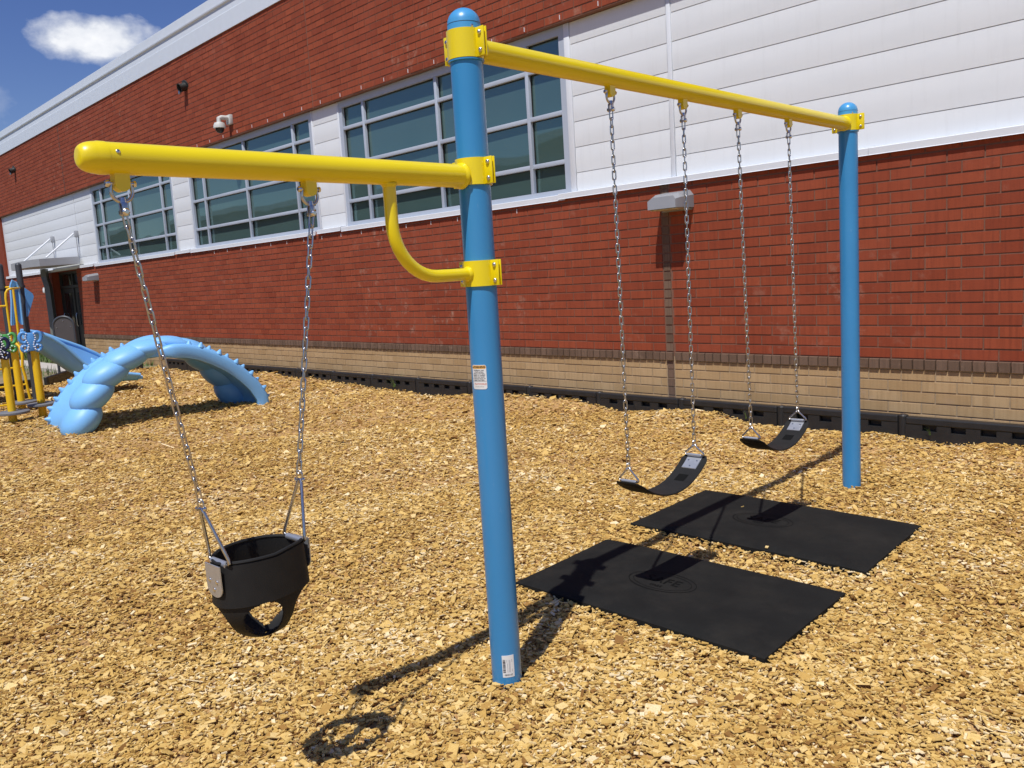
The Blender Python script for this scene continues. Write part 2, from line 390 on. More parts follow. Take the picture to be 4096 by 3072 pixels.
# windows
def window(a, b, lab):
    f = .055; yf = YP-.006; zb, zt = ZS+.03, ZP-.03; vx = [a+.04, a+.68, a+.68+(b-a-1.36)/2, b-.68, b-.04]; hz = [zb+.01, 3.04, 3.635, 4.216, zt-.03]
    def rect(x0, x1, z0, z1, y): return [(x0, y, z0), (x1, y, z0), (x1, y, z1), (x0, y, z1)]
    xo0, xo1, zo0, zo1 = vx[0]-.05, vx[4]+.05, zb-.03, zt+.028; xi0, xi1, zi0, zi1 = vx[0]+.05, vx[4]-.05, hz[0]+.05, hz[4]-.05
    wdw = MB().rings([rect(xo0, xo1, zo0, zo1, yf+.11), rect(xo0, xo1, zo0, zo1, yf), rect(xi0, xi1, zi0, zi1, yf), rect(xi0, xi1, zi0, zi1, yf+.11)], closed=True)
    fo = wdw.build('window', 'window_frame', bld, ang=30)
    for x in vx[1:4]: MB().bb((x-f/2, yf+.001, zi0), (x+f/2, yf+.108, zi1), .003).build('mullion', 'window_frame', fo, ang=30)
    for z in hz[1:4]:
        for i in range(4): MB().bb((vx[i]+(f/2 if i else .05), yf+.004, z-f/2), (vx[i+1]-(f/2 if i < 3 else .05), yf+.106, z+f/2), .003).build('transom', 'window_frame', fo, ang=30)
    for i in range(4):
        for j in range(4):
            x0 = vx[i]+(f/2 if i else .05); x1 = vx[i+1]-(f/2 if i < 3 else .05); z0 = hz[j]+(f/2 if j else .05); z1 = hz[j+1]-(f/2 if j < 3 else .05)
            tx, tz = random.uniform(-.004, .004)*(x1-x0), random.uniform(-.006, .006)*(z1-z0); a_, b_, c_, d_ = x0+.009, x1-.009, z0+.009, z1-.009
            cor = [(a_, c_, -tx-tz), (b_, c_, tx-tz), (b_, d_, tx+tz), (a_, d_, -tx+tz)]
            MB().rings([[(p, yf+.063+r_, q) for p, q, r_ in cor], [(p, yf+.075+r_, q) for p, q, r_ in cor]]).build('pane', 'window_glass', fo, flat=True)
            se = MB()
            for lo, hi in (((x0+.001, yf+.045, z0+.001), (x1-.001, yf+.08, z0+.008)), ((x0+.001, yf+.045, z1-.008), (x1-.001, yf+.08, z1-.001)), ((x0+.001, yf+.045, z0+.009), (x0+.008, yf+.08, z1-.009)), ((x1-.008, yf+.045, z0+.009), (x1-.001, yf+.08, z1-.009))): se.bb(lo, hi)
            se.build('gasket', 'seal_black', fo, flat=True)
for a, b in WIN: window(a, b, '')
# fascia
for x0, x1 in ((XL, -29.5), (-29.497, -24.2), (-24.197, -19.0), (-18.997, -12.0), (-11.997, XR)):
    mb = MB(); prof = [(D+.2, ZF+.004), (D-.020, ZF+.004), (D-.026, ZF), (D-.026, 6.905), (D-.018, 6.915), (D-.014, 7.055), (D-.045, 7.075), (D-.050, 7.10), (D-.036, 7.11), (D-.032, 7.285), (D-.02, 7.295), (D+.5, 7.33), (D+.5, ZF+.1)]
    mb.rings([[(x, y, z) for y, z in prof] for x in (x0, x1)]); mb.build('fascia', 'fascia_metal', bld, ang=20)
rf = MB(); rf.bb((XL, D+.4, 7.0), (XR, D+14, 7.32)); rf.build('roof', 'roof_grey', bld)
for lo, hi in (((XL, D+.4, -.3), (XL+.3, D+14, 7.0)), ((XR-.3, D+.4, -.3), (XR, D+14, 7.0)), ((XL, D+13.7, -.3), (XR, D+14, 7.0))): MB().bb(lo, hi).build('wall', 'red_brick', bld)
# weep ropes
wr = MB().box((0, 0, 0), (.007, .012, .055))
wm = bpy.data.meshes.new('weep_rope'); wm.from_pydata(wr.v, [], wr.f); wm.materials.append(MAT['paper'])
for i in range(24):
    inst(wm, 'weep_rope', bld, Matrix.Translation((-18.9+i*.61, D-.004, ZP+.06)))
for i in range(16):
    inst(wm, 'weep_rope', bld, Matrix.Translation((-17.4+i*.61, D-.004, 2.50)))
# doorway recess and door
rc = MB()
for lo, hi in (((DX0-.02, D+.004, -.3), (DX0+.006, D+1.3, DZ-.007)), ((DX1-.006, D+.004, -.3), (DX1+.02, D+1.3, DZ-.007)), ((DX0-.02, D+.02, DZ-.006), (DX1+.02, D+1.3, DZ+.02))): rc.bb(lo, hi)
rc.build('door_recess', 'red_brick', bld)
dr = MB(); y0 = D+.20
for lo, hi in (((DX0, y0, 0), (DX0+.08, y0+.1, DZ)), ((DX1-.08, y0, 0), (DX1, y0+.1, DZ)), ((DX0+.08, y0, DZ-.08), (DX1-.08, y0+.1, DZ)), ((DX0+.08, y0, 2.05), (DX1-.08, y0+.1, 2.13)), ((-27.66, y0, 0), (-27.6, y0+.1, 2.05)), ((-27.66, y0, 2.13), (-27.6, y0+.1, DZ-.08))): dr.bb(lo, hi)
dro = dr.build('door', 'bronze', bld)
for x0, x1 in ((DX0+.09, -27.67), (-27.59, DX1-.09)):
    MB().bb((x0, y0+.03, .01), (x1, y0+.07, 2.04)).build('door_leaf', 'bronze', dro)
    MB().bb((x0+.22, y0+.018, .95), (x1-.22, y0+.029, 1.9)).build('pane', 'door_glass', dro)
    MB().bb((x0, y0+.04, 2.14), (x1, y0+.06, DZ-.09)).build('pane', 'door_glass', dro)
    MB().tube([(x0+.12, y0-.02, .9), (x0+.12, y0-.05, .95), (x0+.12, y0-.05, 1.25), (x0+.12, y0-.02, 1.3)], .012, 8).build('handle', 'galvanized', dro)
# canopy and its rods, downspout
cp = thing('door_canopy', (-27.4, D, 2.67), 'pale grey metal canopy slab over the dark doorway, hung on two rods', 'canopy')
mb = MB()
prof = [(-25.98, 8.0, 2.672, 2.893), (-25.98, 7.45, 2.674, 2.878), (-25.98, 6.956, 2.664, 2.858)]
fr = [(-25.98, 6.956), (-26.6, 6.93), (-27.7, 6.90), (-28.85, 6.956)]
top = [(-25.98, 8.0, 2.893), (-25.98, 6.956, 2.858), (-26.8, 6.92, 2.872), (-27.9, 6.92, 2.872), (-28.9, 6.956, 2.858), (-28.9, 8.0, 2.893)]
bot = [(x, y, z-.20) for x, y, z in top]
mb.rings([bot, top]); mb.build('canopy_slab', 'canopy_grey', cp, ang=25)
for (xw, xf, yf) in ((-26.19, -26.10, 7.17), (-28.42, -28.49, 7.2)):
    MB().cyl((xw, D-.03, 3.54), (xf, yf, 2.89), .024, 10).build('rod', 'white_trim', cp)
    MB().bb((xw-.05, D-.0, 3.44), (xw+.05, D+.10, 3.62), .005).build('rod_bracket', 'canopy_grey', cp)
    MB().cyl((xw+.02, D+.02, 2.9), (xw+.02, D+.02, 3.5), .012, 8).build('hanger', 'canopy_grey', cp)
MB().bb((DX0, D-.004, 2.556), (DX1, D+.25, 2.60)).build('lintel', 'soffit_brown', cp)
ds = MB().tube([(-28.98, 7.86, 2.68), (-28.97, 7.86, 2.42), (-28.79, 7.86, 2.16), (-28.76, 7.86, 2.08), (-28.72, 7.86, -.05)], .115, 4)
tag(ds.build('downspout', 'downspout_grey', ang=20), 'grey square downspout running down beside the dark doorway', 'downspout')
# wall items
def wall_lamp(x, z, lab):
    t = thing('wall_lamp', (x, D, z), lab, 'lamp', 'wall lamps on the brick'); w2 = .21
    p = [(-w2, 0, .06), (w2, 0, .06), (w2, 0, -.09), (-w2, 0, -.09)]
    mb = MB(); Y = D
    ringa = [(x-.215, Y+.005, z-.085), (x+.215, Y+.005, z-.085), (x+.215, Y+.005, z+.05), (x+.17, Y+.005, z+.105), (x-.17, Y+.005, z+.105), (x-.215, Y+.005, z+.05)]
    ringb = [(x-.205, Y-.24, z-.085), (x+.205, Y-.24, z-.085), (x+.205, Y-.24, z+.02), (x+.15, Y-.20, z+.075), (x-.15, Y-.20, z+.075), (x-.205, Y-.24, z+.02)]
    ringc = [(x-.185, Y-.30, z-.085), (x+.185, Y-.30, z-.085), (x+.185, Y-.30, z+.005), (x+.13, Y-.255, z+.045), (x-.13, Y-.255, z+.045), (x-.185, Y-.30, z+.005)]
    mb.rings([ringa, ringb, ringc]); mb.build('housing', 'lamp_metal', t, ang=20)
    MB().bb((x-.18, Y-.26, z-.098), (x+.18, Y-.03, z-.0852), .004).build('lens', 'lamp_lens', t)
    MB().bb((x-.2, Y-.02, z-.11), (x+.2, Y+.004, z-.086), .003).build('mounting_plate', 'lamp_metal', t)
wall_lamp(-5.70, 2.375, 'grey wedge wall lamp above the brown brick strip, casting a long shadow')
wall_lamp(-24.86, 2.27, 'grey wedge wall lamp on the brick beside the doorway')
t = thing('security_camera', (-16.06, D, 4.96), 'white dome security camera on a bracket above the windows', 'camera')
MB().bb((-16.14, D-.07, 4.88), (-15.98, D+.002, 5.06), .01).build('wall_box', 'off_white', t)
MB().tube([(-16.06, D-.05, 5.0), (-16.06, D-.20, 5.0), (-16.06, D-.25, 4.98), (-16.06, D-.25, 4.90)], .045, 12).build('arm', 'off_white', t)
MB().lathe([(.045, .11), (.092, .095), (.112, .05), (.116, .0), (.10, -.005)], (-16.06, D-.25, 4.80)).build('housing', 'off_white', t)
MB().lathe([(.084, 0), (.082, -.034), (.058, -.075), (.025, -.092)], (-16.06, D-.25, 4.795)).build('dome', 'dome_dark', t)
for x, z, lab in ((-17.92, 5.96, 'dark roof drain nozzle on the upper brick right of the camera-side joint'), (-31.25, 5.94, 'small dark roof drain nozzle at the far left of the upper brick')):
    lab = 'dark roof drain nozzle on the upper brick above the long yellow arm' if x > -20 else 'small dark roof drain nozzle on the upper brick at the far left'
    t = thing('drain_nozzle', (x, D, z), lab, 'drain', 'roof drain nozzles')
    MB().lathe([(.13, -.004), (.13, .012), (.085, .02), (.08, .10), (.095, .16), (.085, .16), (.07, .06)], (x, D, z), (0, -1, -.35)).build('nozzle', 'bronze', t)
    MB().lathe([(.01, 0), (.066, .002)], (x, D-.055, z-.02), (0, -1, -.35)).build('bore_shade', 'seal_black', t)  # black disc stands in for the shade inside the nozzle
    MB().box((x-.06, D-.12, z-.13), (.05, .05, .07), None, .01).build('drip_lip', 'galvanized', t)
t = thing('junction_box', (-29.49, D, 2.04), 'small white box on the brick left of the downspout', 'box')
MB().bb((-29.60, D-.09, 1.95), (-29.38, D+.001, 2.13), .01).build('cover', 'off_white', t)
MB().bb((-29.57, D-.11, 1.97), (-29.41, D-.0905, 2.09), .008).build('lens', 'paper', t)
for x, lab in ((-26.94, 'pale paper notice on the dark door, left of its neighbour'), (-26.62, 'dim paper notice on the dark door, next to the brick')):
    tag(MB().bb((x-.10, y0+.008, 1.06), (x+.10, y0+.0165, 1.30)).build('door_notice', 'paper', flat=True), lab, 'notice')

# opposite wing of the school, mirrored in the panes
t = thing('opposite_building', (-60, -15, 0), 'low brick wing across the playground, only mirrored in the window panes', 'building')
MB().bb((-130, -25, 0), (-12, -15, 7.4)).build('wall', 'opposite_brick', t)
MB().bb((-130.2, -25.2, 7.402), (-11.8, -14.8, 7.8)).build('fascia', 'white_trim', t)
for i in range(14):
    MB().bb((-126+i*8, -14.99, 2.2), (-121+i*8, -14.9, 4.8)).build('window', 'opposite_glass', t)

# ------------------------------------------------------------------ ground and mulch
def vnoise(x, y, s, seed):
    g = np.random.default_rng(seed).random((64, 64)); xs = x/s+100; ys = y/s+100
    i = np.floor(xs).astype(int); j = np.floor(ys).astype(int); fx = xs-i; fy = ys-j; fx = fx*fx*(3-2*fx); fy = fy*fy*(3-2*fy)
    a = g[i % 64, j % 64]; b = g[(i+1) % 64, j % 64]; c = g[i % 64, (j+1) % 64]; d = g[(i+1) % 64, (j+1) % 64]
    return (a*(1-fx)+b*fx)*(1-fy)+(c*(1-fx)+d*fx)*fy-.5
YK = D-.26           # kerb front face
MATS = [[(-3.35, 3.068), (-3.425, 3.937), (-1.902, 3.982), (-1.836, 3.088)], [(-3.515, 4.283), (-3.58, 5.25), (-2.031, 5.265), (-1.946, 4.312)]]
P1 = np.array([-2.5992, 2.2976]); P2 = np.array([-2.7989, 5.9738])
def hgt(x, y):
    x = np.asarray(x, float); y = np.asarray(y, float)
    h = .060*vnoise(x, y, 1.3, 1)+.036*vnoise(x, y, .45, 2)+.010*vnoise(x, y, .17, 4)
    k = np.clip((y-(YK-1.1))/1.1, 0, 1); k = k*k*(3-2*k)
    h = h*(1+.9*k)+k*(.030+.080*vnoise(x, y*0, .9, 3)+.045*vnoise(x, y*0, .42, 5))
    for q in MATS:
        cx = sum(a for a, _ in q)/4; cy = sum(b for _, b in q)/4
        d = np.maximum(np.abs(x-cx)/1.05, np.abs(y-cy)/.75); f = np.clip((d-.75)/.5, 0, 1); h = h*f-.012*(1-f)
    for p in (P1, P2):
        d = np.hypot(x-p[0], y-p[1]); h = h*np.clip(d/.35, .25, 1)
    return h
gnd = MB(); gnd.add([(-150, -150, -.10), (150, -150, -.10), (150, 150, -.10), (-150, 150, -.10)], [(0, 1, 2, 3)])
g = gnd.build('ground', 'ground'); struct(g)
POLY = [(4.5, YK+.06), (-20.75, YK+.06), (-21.1, 6.15), (-19.2, 4.95), (-18.4, 2.6), (-18.0, -6), (4.5, -6)]
def inside(x, y):
    c = np.zeros(x.shape, bool); n = len(POLY)
    for i in range(n):
        (x1, y1), (x2, y2) = POLY[i], POLY[(i+1) % n]
        with np.errstate(divide='ignore', invalid='ignore'):
            c ^= ((y1 > y) != (y2 > y)) & (x < (x2-x1)*(y-y1)/(y2-y1)+x1)
    return c
gx, gy = np.meshgrid(np.arange(-21.6, 4.5, .12), np.arange(-6, YK+.13, .12), indexing='ij')
gzv = hgt(gx, gy); nx, ny = gx.shape
ins = inside(gx, gy)
fs = []
for i in range(nx-1):
    for j in range(ny-1):
        if ins[i, j] or ins[i+1, j+1]: fs.append((i*ny+j, (i+1)*ny+j, (i+1)*ny+j+1, i*ny+j+1))
mo = MB(); mo.v = list(zip(gx.ravel().tolist(), gy.ravel().tolist(), (gzv.ravel()-.012).tolist())); mo.f = fs
o = mo.build('mulch_bed', 'mulch_base', ang=180); struct(o)
# soil, path and grass strip beyond the kerb
pth = MB(); pth.bb((-34, 6.35, -.35), (-21.3, 6.95, -.02)); struct(pth.build('path', 'concrete'))
lw = MB(); lw.bb((-36, 7.0, -.4), (-21.0, D-.02, -.03)); lawn = struct(lw.build('grass_strip', 'ground'))
# wood chips
dens_max = 6200.; X0, X1, Y0, Y1 = -21.2, 3.0, -.5, YK+.05
N = int((X1-X0)*(Y1-Y0)*dens_max)
px = rng.uniform(X0, X1, N); py = rng.uniform(Y0, Y1, N)
dist = np.hypot(px, py)
dens = np.where(dist < 4.5, 6200, np.where(dist < 7, 3900, np.where(dist < 10, 1700, np.where(dist < 15, 560, 330))))
keep = rng.random(N) < dens/dens_max
pv = np.stack([px, py, np.zeros(N)-CAMZ], 1); dep = pv @ np.array(fw)
cu = (pv @ np.array(rt))/np.maximum(dep, .3)*856; cv = (pv @ np.array(dn))/np.maximum(dep, .3)*856
mg = 60+900/np.maximum(dep, 1)
keep &= (dep > 1.2) & (np.abs(cu) < 512+mg) & (cv < 384+mg*.6) & inside(px, py)
for q in MATS:
    n = 4; inn = np.ones(N, bool)
    for i in range(4):
        (ax, ay), (bx, by) = q[i], q[(i+1) % 4]; L = math.hypot(bx-ax, by-ay)
        sd = ((bx-ax)*(py-ay)-(by-ay)*(px-ax))/L; inn &= sd < -.003
    keep &= ~inn | (rng.random(N) < .00025)
for p in (P1, P2): keep &= np.hypot(px-p[0], py-p[1]) > .066
px, py, dist = px[keep], py[keep], dist[keep]; n = len(px)
grow = np.interp(dist, [0, 4.5, 7, 10, 15, 22], [1, 1, 1.15, 1.5, 2.1, 2.6])
ln = np.clip(rng.lognormal(math.log(.0098), .46, n), .005, .034)*grow; wd = ln*rng.uniform(.22, .80, n); th = rng.uniform(.0010, .0032, n)*grow
sliv = rng.random(n) < .16; ln[sliv] *= rng.uniform(1.2, 1.9, sliv.sum()); wd[sliv] = ln[sliv]*rng.uniform(.07, .18, sliv.sum())
yaw = rng.uniform(0, 2*np.pi, n); tl = np.abs(rng.normal(0, .33, n)); ta = rng.uniform(0, 2*np.pi, n)
nrm = np.stack([np.sin(tl)*np.cos(ta), np.sin(tl)*np.sin(ta), np.cos(tl)], 1)
ax = np.stack([np.cos(yaw), np.sin(yaw), np.zeros(n)], 1); ax -= nrm*(ax*nrm).sum(1, keepdims=True); ax /= np.linalg.norm(ax, axis=1, keepdims=True)
bx = np.cross(nrm, ax)
cz = hgt(px, py)+rng.uniform(-.006, .010, n)*grow
for q in MATS:
    m_in = np.full(n, -9.)
    for i in range(4):
        (a0, b0_), (a1, b1_) = q[i], q[(i+1) % 4]; m_in = np.maximum(m_in, ((a1-a0)*(py-b0_)-(b1_-b0_)*(px-a0))/math.hypot(a1-a0, b1_-b0_))
    cz += np.where((m_in > 0) & (m_in < .10), (.016+.010*vnoise(px, py, .12, 9))*(1-m_in/.10), 0); tl_cap = m_in
    cz[m_in <= -.003] = .038
ctr = np.stack([px, py, cz], 1)
V = np.zeros((n, 8, 3), np.float32)
for k, (sx, sy) in enumerate(((-1, -1), (1, -1), (1, 1), (-1, 1))):
    jx = rng.uniform(.62, 1.12, n); jy = rng.uniform(.62, 1.12, n)
    q = ctr+ax*(ln*sx*jx)[:, None]+bx*(wd*sy*jy)[:, None]
    V[:, k] = q-nrm*th[:, None]; V[:, 4+k] = q+nrm*th[:, None]
quad = np.array([[4, 5, 6, 7], [0, 1, 5, 4], [1, 2, 6, 5], [2, 3, 7, 6], [3, 0, 4, 7]])
F = (quad[None]+(np.arange(n)*8)[:, None, None]).reshape(-1)
me = bpy.data.meshes.new('wood_chips'); me.vertices.add(n*8); me.vertices.foreach_set('co', V.reshape(-1))
me.loops.add(n*20); me.loops.foreach_set('vertex_index', F.astype(np.int32)); me.polygons.add(n*5)
me.polygons.foreach_set('loop_start', np.arange(0, n*20, 4, dtype=np.int32))
me.update(calc_edges=True)
tt = np.clip(rng.beta(1.9, 1.8, n)*.86+.13+.24*vnoise(px, py, .7, 21)+.22*vnoise(px, py, .22, 22), 0, 1); tt[rng.random(n) < .035] = .98; tt[rng.random(n) < .05] = .03
me.shade_flat(); put_tint(me, np.repeat(tt, 5).astype(np.float32)); me.materials.append(MAT['wood_chip'])
o = bpy.data.objects.new('wood_chips', me); COL.objects.link(o); stuff(o); tag(o, 'golden wood chip mulch covering the whole playground bed', 'mulch')
print('chips', n)

# ------------------------------------------------------------------ kerb timbers
def kerb_mesh(L):
    mb = MB(); h0, h1 = -.12, .205; d = .085
    holes = [(-.36, .0), (-.12, 0), (.12, 0), (.36, 0)]; hw, z0, z1 = .062, .085, .138
    l2 = L/2-.035
    mb.bb((-l2, .0, h0), (l2, d, z0)); mb.bb((-l2, 0, z1), (l2, d, h1), .012)
    xs = [-l2]+[v for c, _ in holes for v in (c-hw, c+hw)]+[l2]
    for a, b in zip(xs[0::2], xs[1::2]): mb.bb((a, 0.0005, z0), (b, d, z1))
    mb.bb((-l2, .055, z0), (l2, d-.002, z1))
    return mb
km = kerb_mesh(1.205)
kmesh = bpy.data.meshes.new('kerb_timber'); kmesh.from_pydata(km.v, [], km.f); kmesh.materials.append(MAT['kerb_plastic'])
kn = MB(); kn.lathe([(.045, -.12), (.045, .200), (.040, .208), (.0, .208)], n=18); knm = bpy.data.meshes.new('knuckle'); knm.from_pydata(kn.v, [], kn.f); knm.materials.append(MAT['kerb_plastic'])
ks = MB(); ks.lathe([(.018, .209), (.018, .216), (.010, .220), (0, .221)], n=12); ksm = bpy.data.meshes.new('stake'); ksm.from_pydata(ks.v, [], ks.f); ksm.materials.append(MAT['galvanized'])
def kerb(ctr, ang, lab):
    t = thing('kerb_timber', ctr, lab, 'kerb', 'black plastic kerb timbers edging the mulch')
    A = Matrix.Translation(ctr) @ Matrix.Rotation(ang, 4, 'Z')
    inst(kmesh, 'timber', t, A)
    inst(knm, 'knuckle', t, A @ Matrix.Translation((.6025, .043, 0))); inst(ksm, 'stake', t, A @ Matrix.Translation((.6025, .043, 0)))
ORD = 'first second third fourth fifth sixth seventh eighth ninth tenth eleventh twelfth thirteenth fourteenth fifteenth'.split()
for i in range(15):
    kerb((-3.165+.6025-1.205*i, YK, random.uniform(-.006, .006)), 0, 'black kerb timber along the brick wall, %s counting from the right' % ORD[i])
for i, wd_ in enumerate(('first', 'second', 'third')):
    kerb((-3.165+.6025+1.205*(i+1), YK, 0), 0, 'black kerb timber along the wall, %s one beyond the right frame edge' % wd_)
def kerb_run(a, b, lab):
    a = Vector(a); b = Vector(b); L = (b-a).length; n = max(1, round(L/1.205)); dv = (b-a)/n
    for i in range(n): kerb((*(a+dv*(i+.5)), -.03), math.atan2(dv.y, dv.x), lab+((', its nearer piece' if (i == n-1) else ', its farther piece') if n > 1 else ''))
kerb_run((-20.75, YK), (-21.1, 6.15), 'black kerb timber at the far left corner behind the slide')
kerb_run((-21.1, 6.15), (-19.2, 4.95), 'black kerb timber in the slanting run behind the slide')
kerb_run((-19.2, 4.95), (-18.3, 2.4), 'black kerb timber behind the charcoal play tower posts')

# ------------------------------------------------------------------ swing frame
bd = Vector((P2[0]-P1[0], P2[1]-P1[1], 0)); BLEN = bd.length; bd.normalize(); bn = Vector((bd.y, -bd.x, 0))   # bn points +X
def S(s, z, x=0): return Vector((P1[0], P1[1], z))+bd*s+bn*x-Vector((0, 0, 0))
PR = .0635; BR = .0445
fr = thing('swing_frame', (P1[0], P1[1], 0), 'blue two post swing frame with yellow top beam and yellow side arm', 'swing frame')
def pole(s):
    b = S(s, 0); b.z = -.35
    po = MB().lathe([(PR, 0), (PR, 2.60-.0+.40-.03)], b, n=48).build('pole', 'pole_blue', fr)
    zt = 2.672
    prof = [(PR+.0005, zt-.055), (PR+.0005, zt-.001), (PR-.002, zt), (PR-.002, zt+.002), (PR+.001, zt+.003)]
    prof = [(PR+.0012, 0), (PR+.0012, .0)]
    cap = MB().lathe([(PR+.0016, 2.615), (PR+.0016, 2.672)]+[((PR+.001)*math.cos(a), 2.674+(PR-.003)*math.sin(a)) for a in [R(x) for x in range(2, 91, 8)]], S(s, 0), n=48).build('cap', 'cap_blue', fr)
    MB().lathe([(PR+.0022, 2.6712), (PR+.0022, 2.6728)], S(s, 0), n=48).build('cap_seam', 'charcoal', cap)
    d = (Vector((0, 0, 0))-Vector(S(s, 0))); ang = math.atan2(d.y, d.x)+R(28)
    MB().lathe([(.006, 0), (.006, .002), (.003, .004), (0, .0042)], S(s, 2.655)+Vector((math.cos(ang), math.sin(ang), 0))*PR, (math.cos(ang), math.sin(ang), 0), 12).build('rivet', 'steel_bolt', cap)
    return po
near_pole = pole(0); pole(BLEN)
def clamp(s, z, h, collar=True):
    c = S(s, z)
    r = PR+.008
    o = MB().lathe([(PR+.002, -h/2), (r, -h/2), (r, h/2), (PR+.002, h/2)], c, n=48).build('clamp', 'yellow_paint', fr)
    for sx in (-1, 1):
        for sy in (-1, 1):
            e = MB(); rotm = Matrix((bn, bd, Vector((0, 0, 1)))).transposed()
            e.box(c+bn*sx*(r+.017)+bd*sy*.007, (.046, .006, h), rotm, .0028)
            e.build('ear', 'yellow_paint', o)
        for dz in (-.30, .30):
            bo = MB(); p = c+bn*sx*(r+.020)+Vector((0, 0, dz*h))
            bo.lathe([(.0095, 0), (.0095, .003), (.0075, .0065), (.004, .008), (0, .0082)], p-bd*.010, -bd, 14)
            bo.lathe([(.0085, 0), (.0085, .007), (.005, .012), (0, .0122)], p+bd*.010, bd, 6)
            bo.build('bolt', 'steel_bolt', o)
    if collar:
        MB().lathe([(PR+.001, 0), (PR+.007, .001), (PR+.007, .007), (PR+.001, .008)], c-Vector((0, 0, h/2+.0085)), n=48).build('collar', 'pole_blue', o)
    return o
ZBM = 2.586; ZAR = 2.097
clamp(0, 2.593, .108); clamp(BLEN, 2.593, .108)
clamp(0, 2.113, .103, False); clamp(0, 1.7175, .101, False)
def weld(a, dirv, r):
    pts = []
    return None
beam = MB().tube([S(PR+.004, ZBM), S(BLEN-PR-.004, ZBM)], BR, 40).build('beam', 'yellow_paint', fr)
for s0, dv in ((PR+.008, bd), (BLEN-PR-.008, -bd)):
    MB().lathe([(BR+.006, -.004), (BR+.006, .001), (BR+.003, .006), (BR+.0005, .012)], S(s0, ZBM), dv, 40).build('weld', 'yellow_paint', beam)
arm = MB().tube([S(-1.446, ZAR), S(-PR-.004, ZAR)], BR, 40).build('arm', 'yellow_paint', fr)
MB().lathe([(BR+.006, -.004), (BR+.006, .001), (BR+.003, .006), (BR+.0005, .012)], S(-PR-.008, ZAR), -bd, 40).build('weld', 'yellow_paint', arm)
MB().lathe([(BR+.0012, -.02), (BR+.0012, .0)]+[(.020+(BR-.020)*math.cos(a), .052*math.sin(a)) for a in [R(x) for x in range(6, 91, 7)]], S(-1.4465, ZAR), -bd, 40).build('end_cap', 'yellow_paint', arm)
q = S(-1.405, ZAR)+bn*BR*.94+Vector((0, 0, BR*.30))
MB().lathe([(.006, 0), (.006, .002), (.003, .004), (0, .0042)], q, bn+Vector((0, 0, .3)), 12).build('rivet', 'steel_bolt', arm)
bp = [S(-.432, ZAR-.01), S(-.432, 1.93)]
for i in range(0, 11):
    a = R(9*i); bp.append(S(-.432+.200*(1-math.cos(a)), 1.917-.200*math.sin(a)))
bp += [S(-.14, 1.717), S(-.062, 1.717)]
MB().tube(bp, .0240, 24).build('brace', 'yellow_paint', fr)
for p0, dv, rr in ((S(-PR-.009, 1.717), -bd, .024), (S(-.432, ZAR-BR+.002), Vector((0, 0, -1)), .024)):
    MB().lathe([(rr+.006, -.004), (rr+.006, .001), (rr+.003, .005), (rr+.0005, .010)], p0, dv, 24).build('weld', 'yellow_paint', fr)
def lug(s, zb):
    mb = MB(); n = 10; prof = [(-.021, .014), (.021, .014)]+[(.021*math.cos(a), -.026-.021*math.sin(a)) for a in [math.pi*i/n for i in range(n+1)]]
    mb.rings([[S(s+x, zb+z, dx) for x, z in prof] for dx in (-.016, .016)]); return mb.build('hanger_lug', 'yellow_paint', fr, ang=30)

# stickers on the near pole
def on_pole(vs, ang0, zc, r, flip=1):
    out = []
    for v in vs:
        a = ang0+flip*v[0]/PR; out.append((P1[0]+r*math.cos(a), P1[1]+r*math.sin(a), zc+flip*v[1]))
    return out
def patch(ang0, zc, w_, h_, r, name, mat, parent, ox=0, oy=0, rc=0.0):
    """thin curved label of w_ x h_ with rounded corners"""
    mb = MB(); n = 16; up = []; lo = []
    for i in range(n+1):
        x = -w_/2+w_*i/n; e = min(x+w_/2, w_/2-x); c = rc-math.sqrt(max(0, rc*rc-(rc-e)**2)) if e < rc else 0
        up.append((x+ox, h_/2-c+oy)); lo.append((x+ox, -h_/2+c+oy))
    mb.add(on_pole(up, ang0, zc, r)+on_pole(lo, ang0, zc, r)+on_pole(up, ang0, zc, PR-.001)+on_pole(lo, ang0, zc, PR-.001), [(i, i+1, n+2+i, n+1+i) for i in range(n)]+[(i, i+1, 2*n+3+i, 2*n+2+i) for i in range(n)]+[(n+1+i, n+2+i, 3*n+4+i, 3*n+3+i) for i in range(n)])
    return mb.build(name, mat, parent)
def lettering(lines, ang0, zc, r, mat, parent, flip=1, name='lettering'):
    mb = MB()
    for (txt, size, ox, oy, bold, sx) in lines:
        vs, fs_ = text_mesh(txt, size, bold); mb.add(on_pole([(v.x*sx+ox, v.y+oy) for v in vs], ang0, zc, r, flip), fs_)
    return mb.build(name, mat, parent, flat=True)
A1 = R(-73); ZW = 1.305
wl = patch(A1, ZW, .066, .098, PR+.0009, 'warning_label', 'sticker_white', near_pole, rc=.006); wl['label'] = 'warning sticker with orange header on the near pole'
patch(A1, ZW, .064, .014, PR+.0012, 'label_header', 'sticker_orange', wl, 0, .0405, .004)
patch(A1, ZW, .066, .0009, PR+.0013, 'label_rule', 'ink', wl, 0, -.0165)
lettering([('WARNING', .0115, .004, .0405, .0004, .92)], A1, ZW, PR+.0015, 'ink', wl)
tri = MB(); tri.add(on_pole([(-.030, .0360), (-.0225, .0360), (-.02625, .0445)], A1, ZW, PR+.0015), [(0, 1, 2)]); tri.build('warning_triangle', 'ink', wl)
lettering([(tx, .0078, 0, .0275-.0066*i, .0001, .95) for i, tx in enumerate(('Installation over', 'a hard surface', 'such as concrete,', 'asphalt, or packed', 'earth may result', 'in serious injury or', 'death from falls.'))], A1, ZW, PR+.0014, 'ink', wl)
lettering([('PLAYWORLD', .0092, .004, -.028, .0001, 1.0)], A1, ZW, PR+.0014, 'sticker_red', wl)
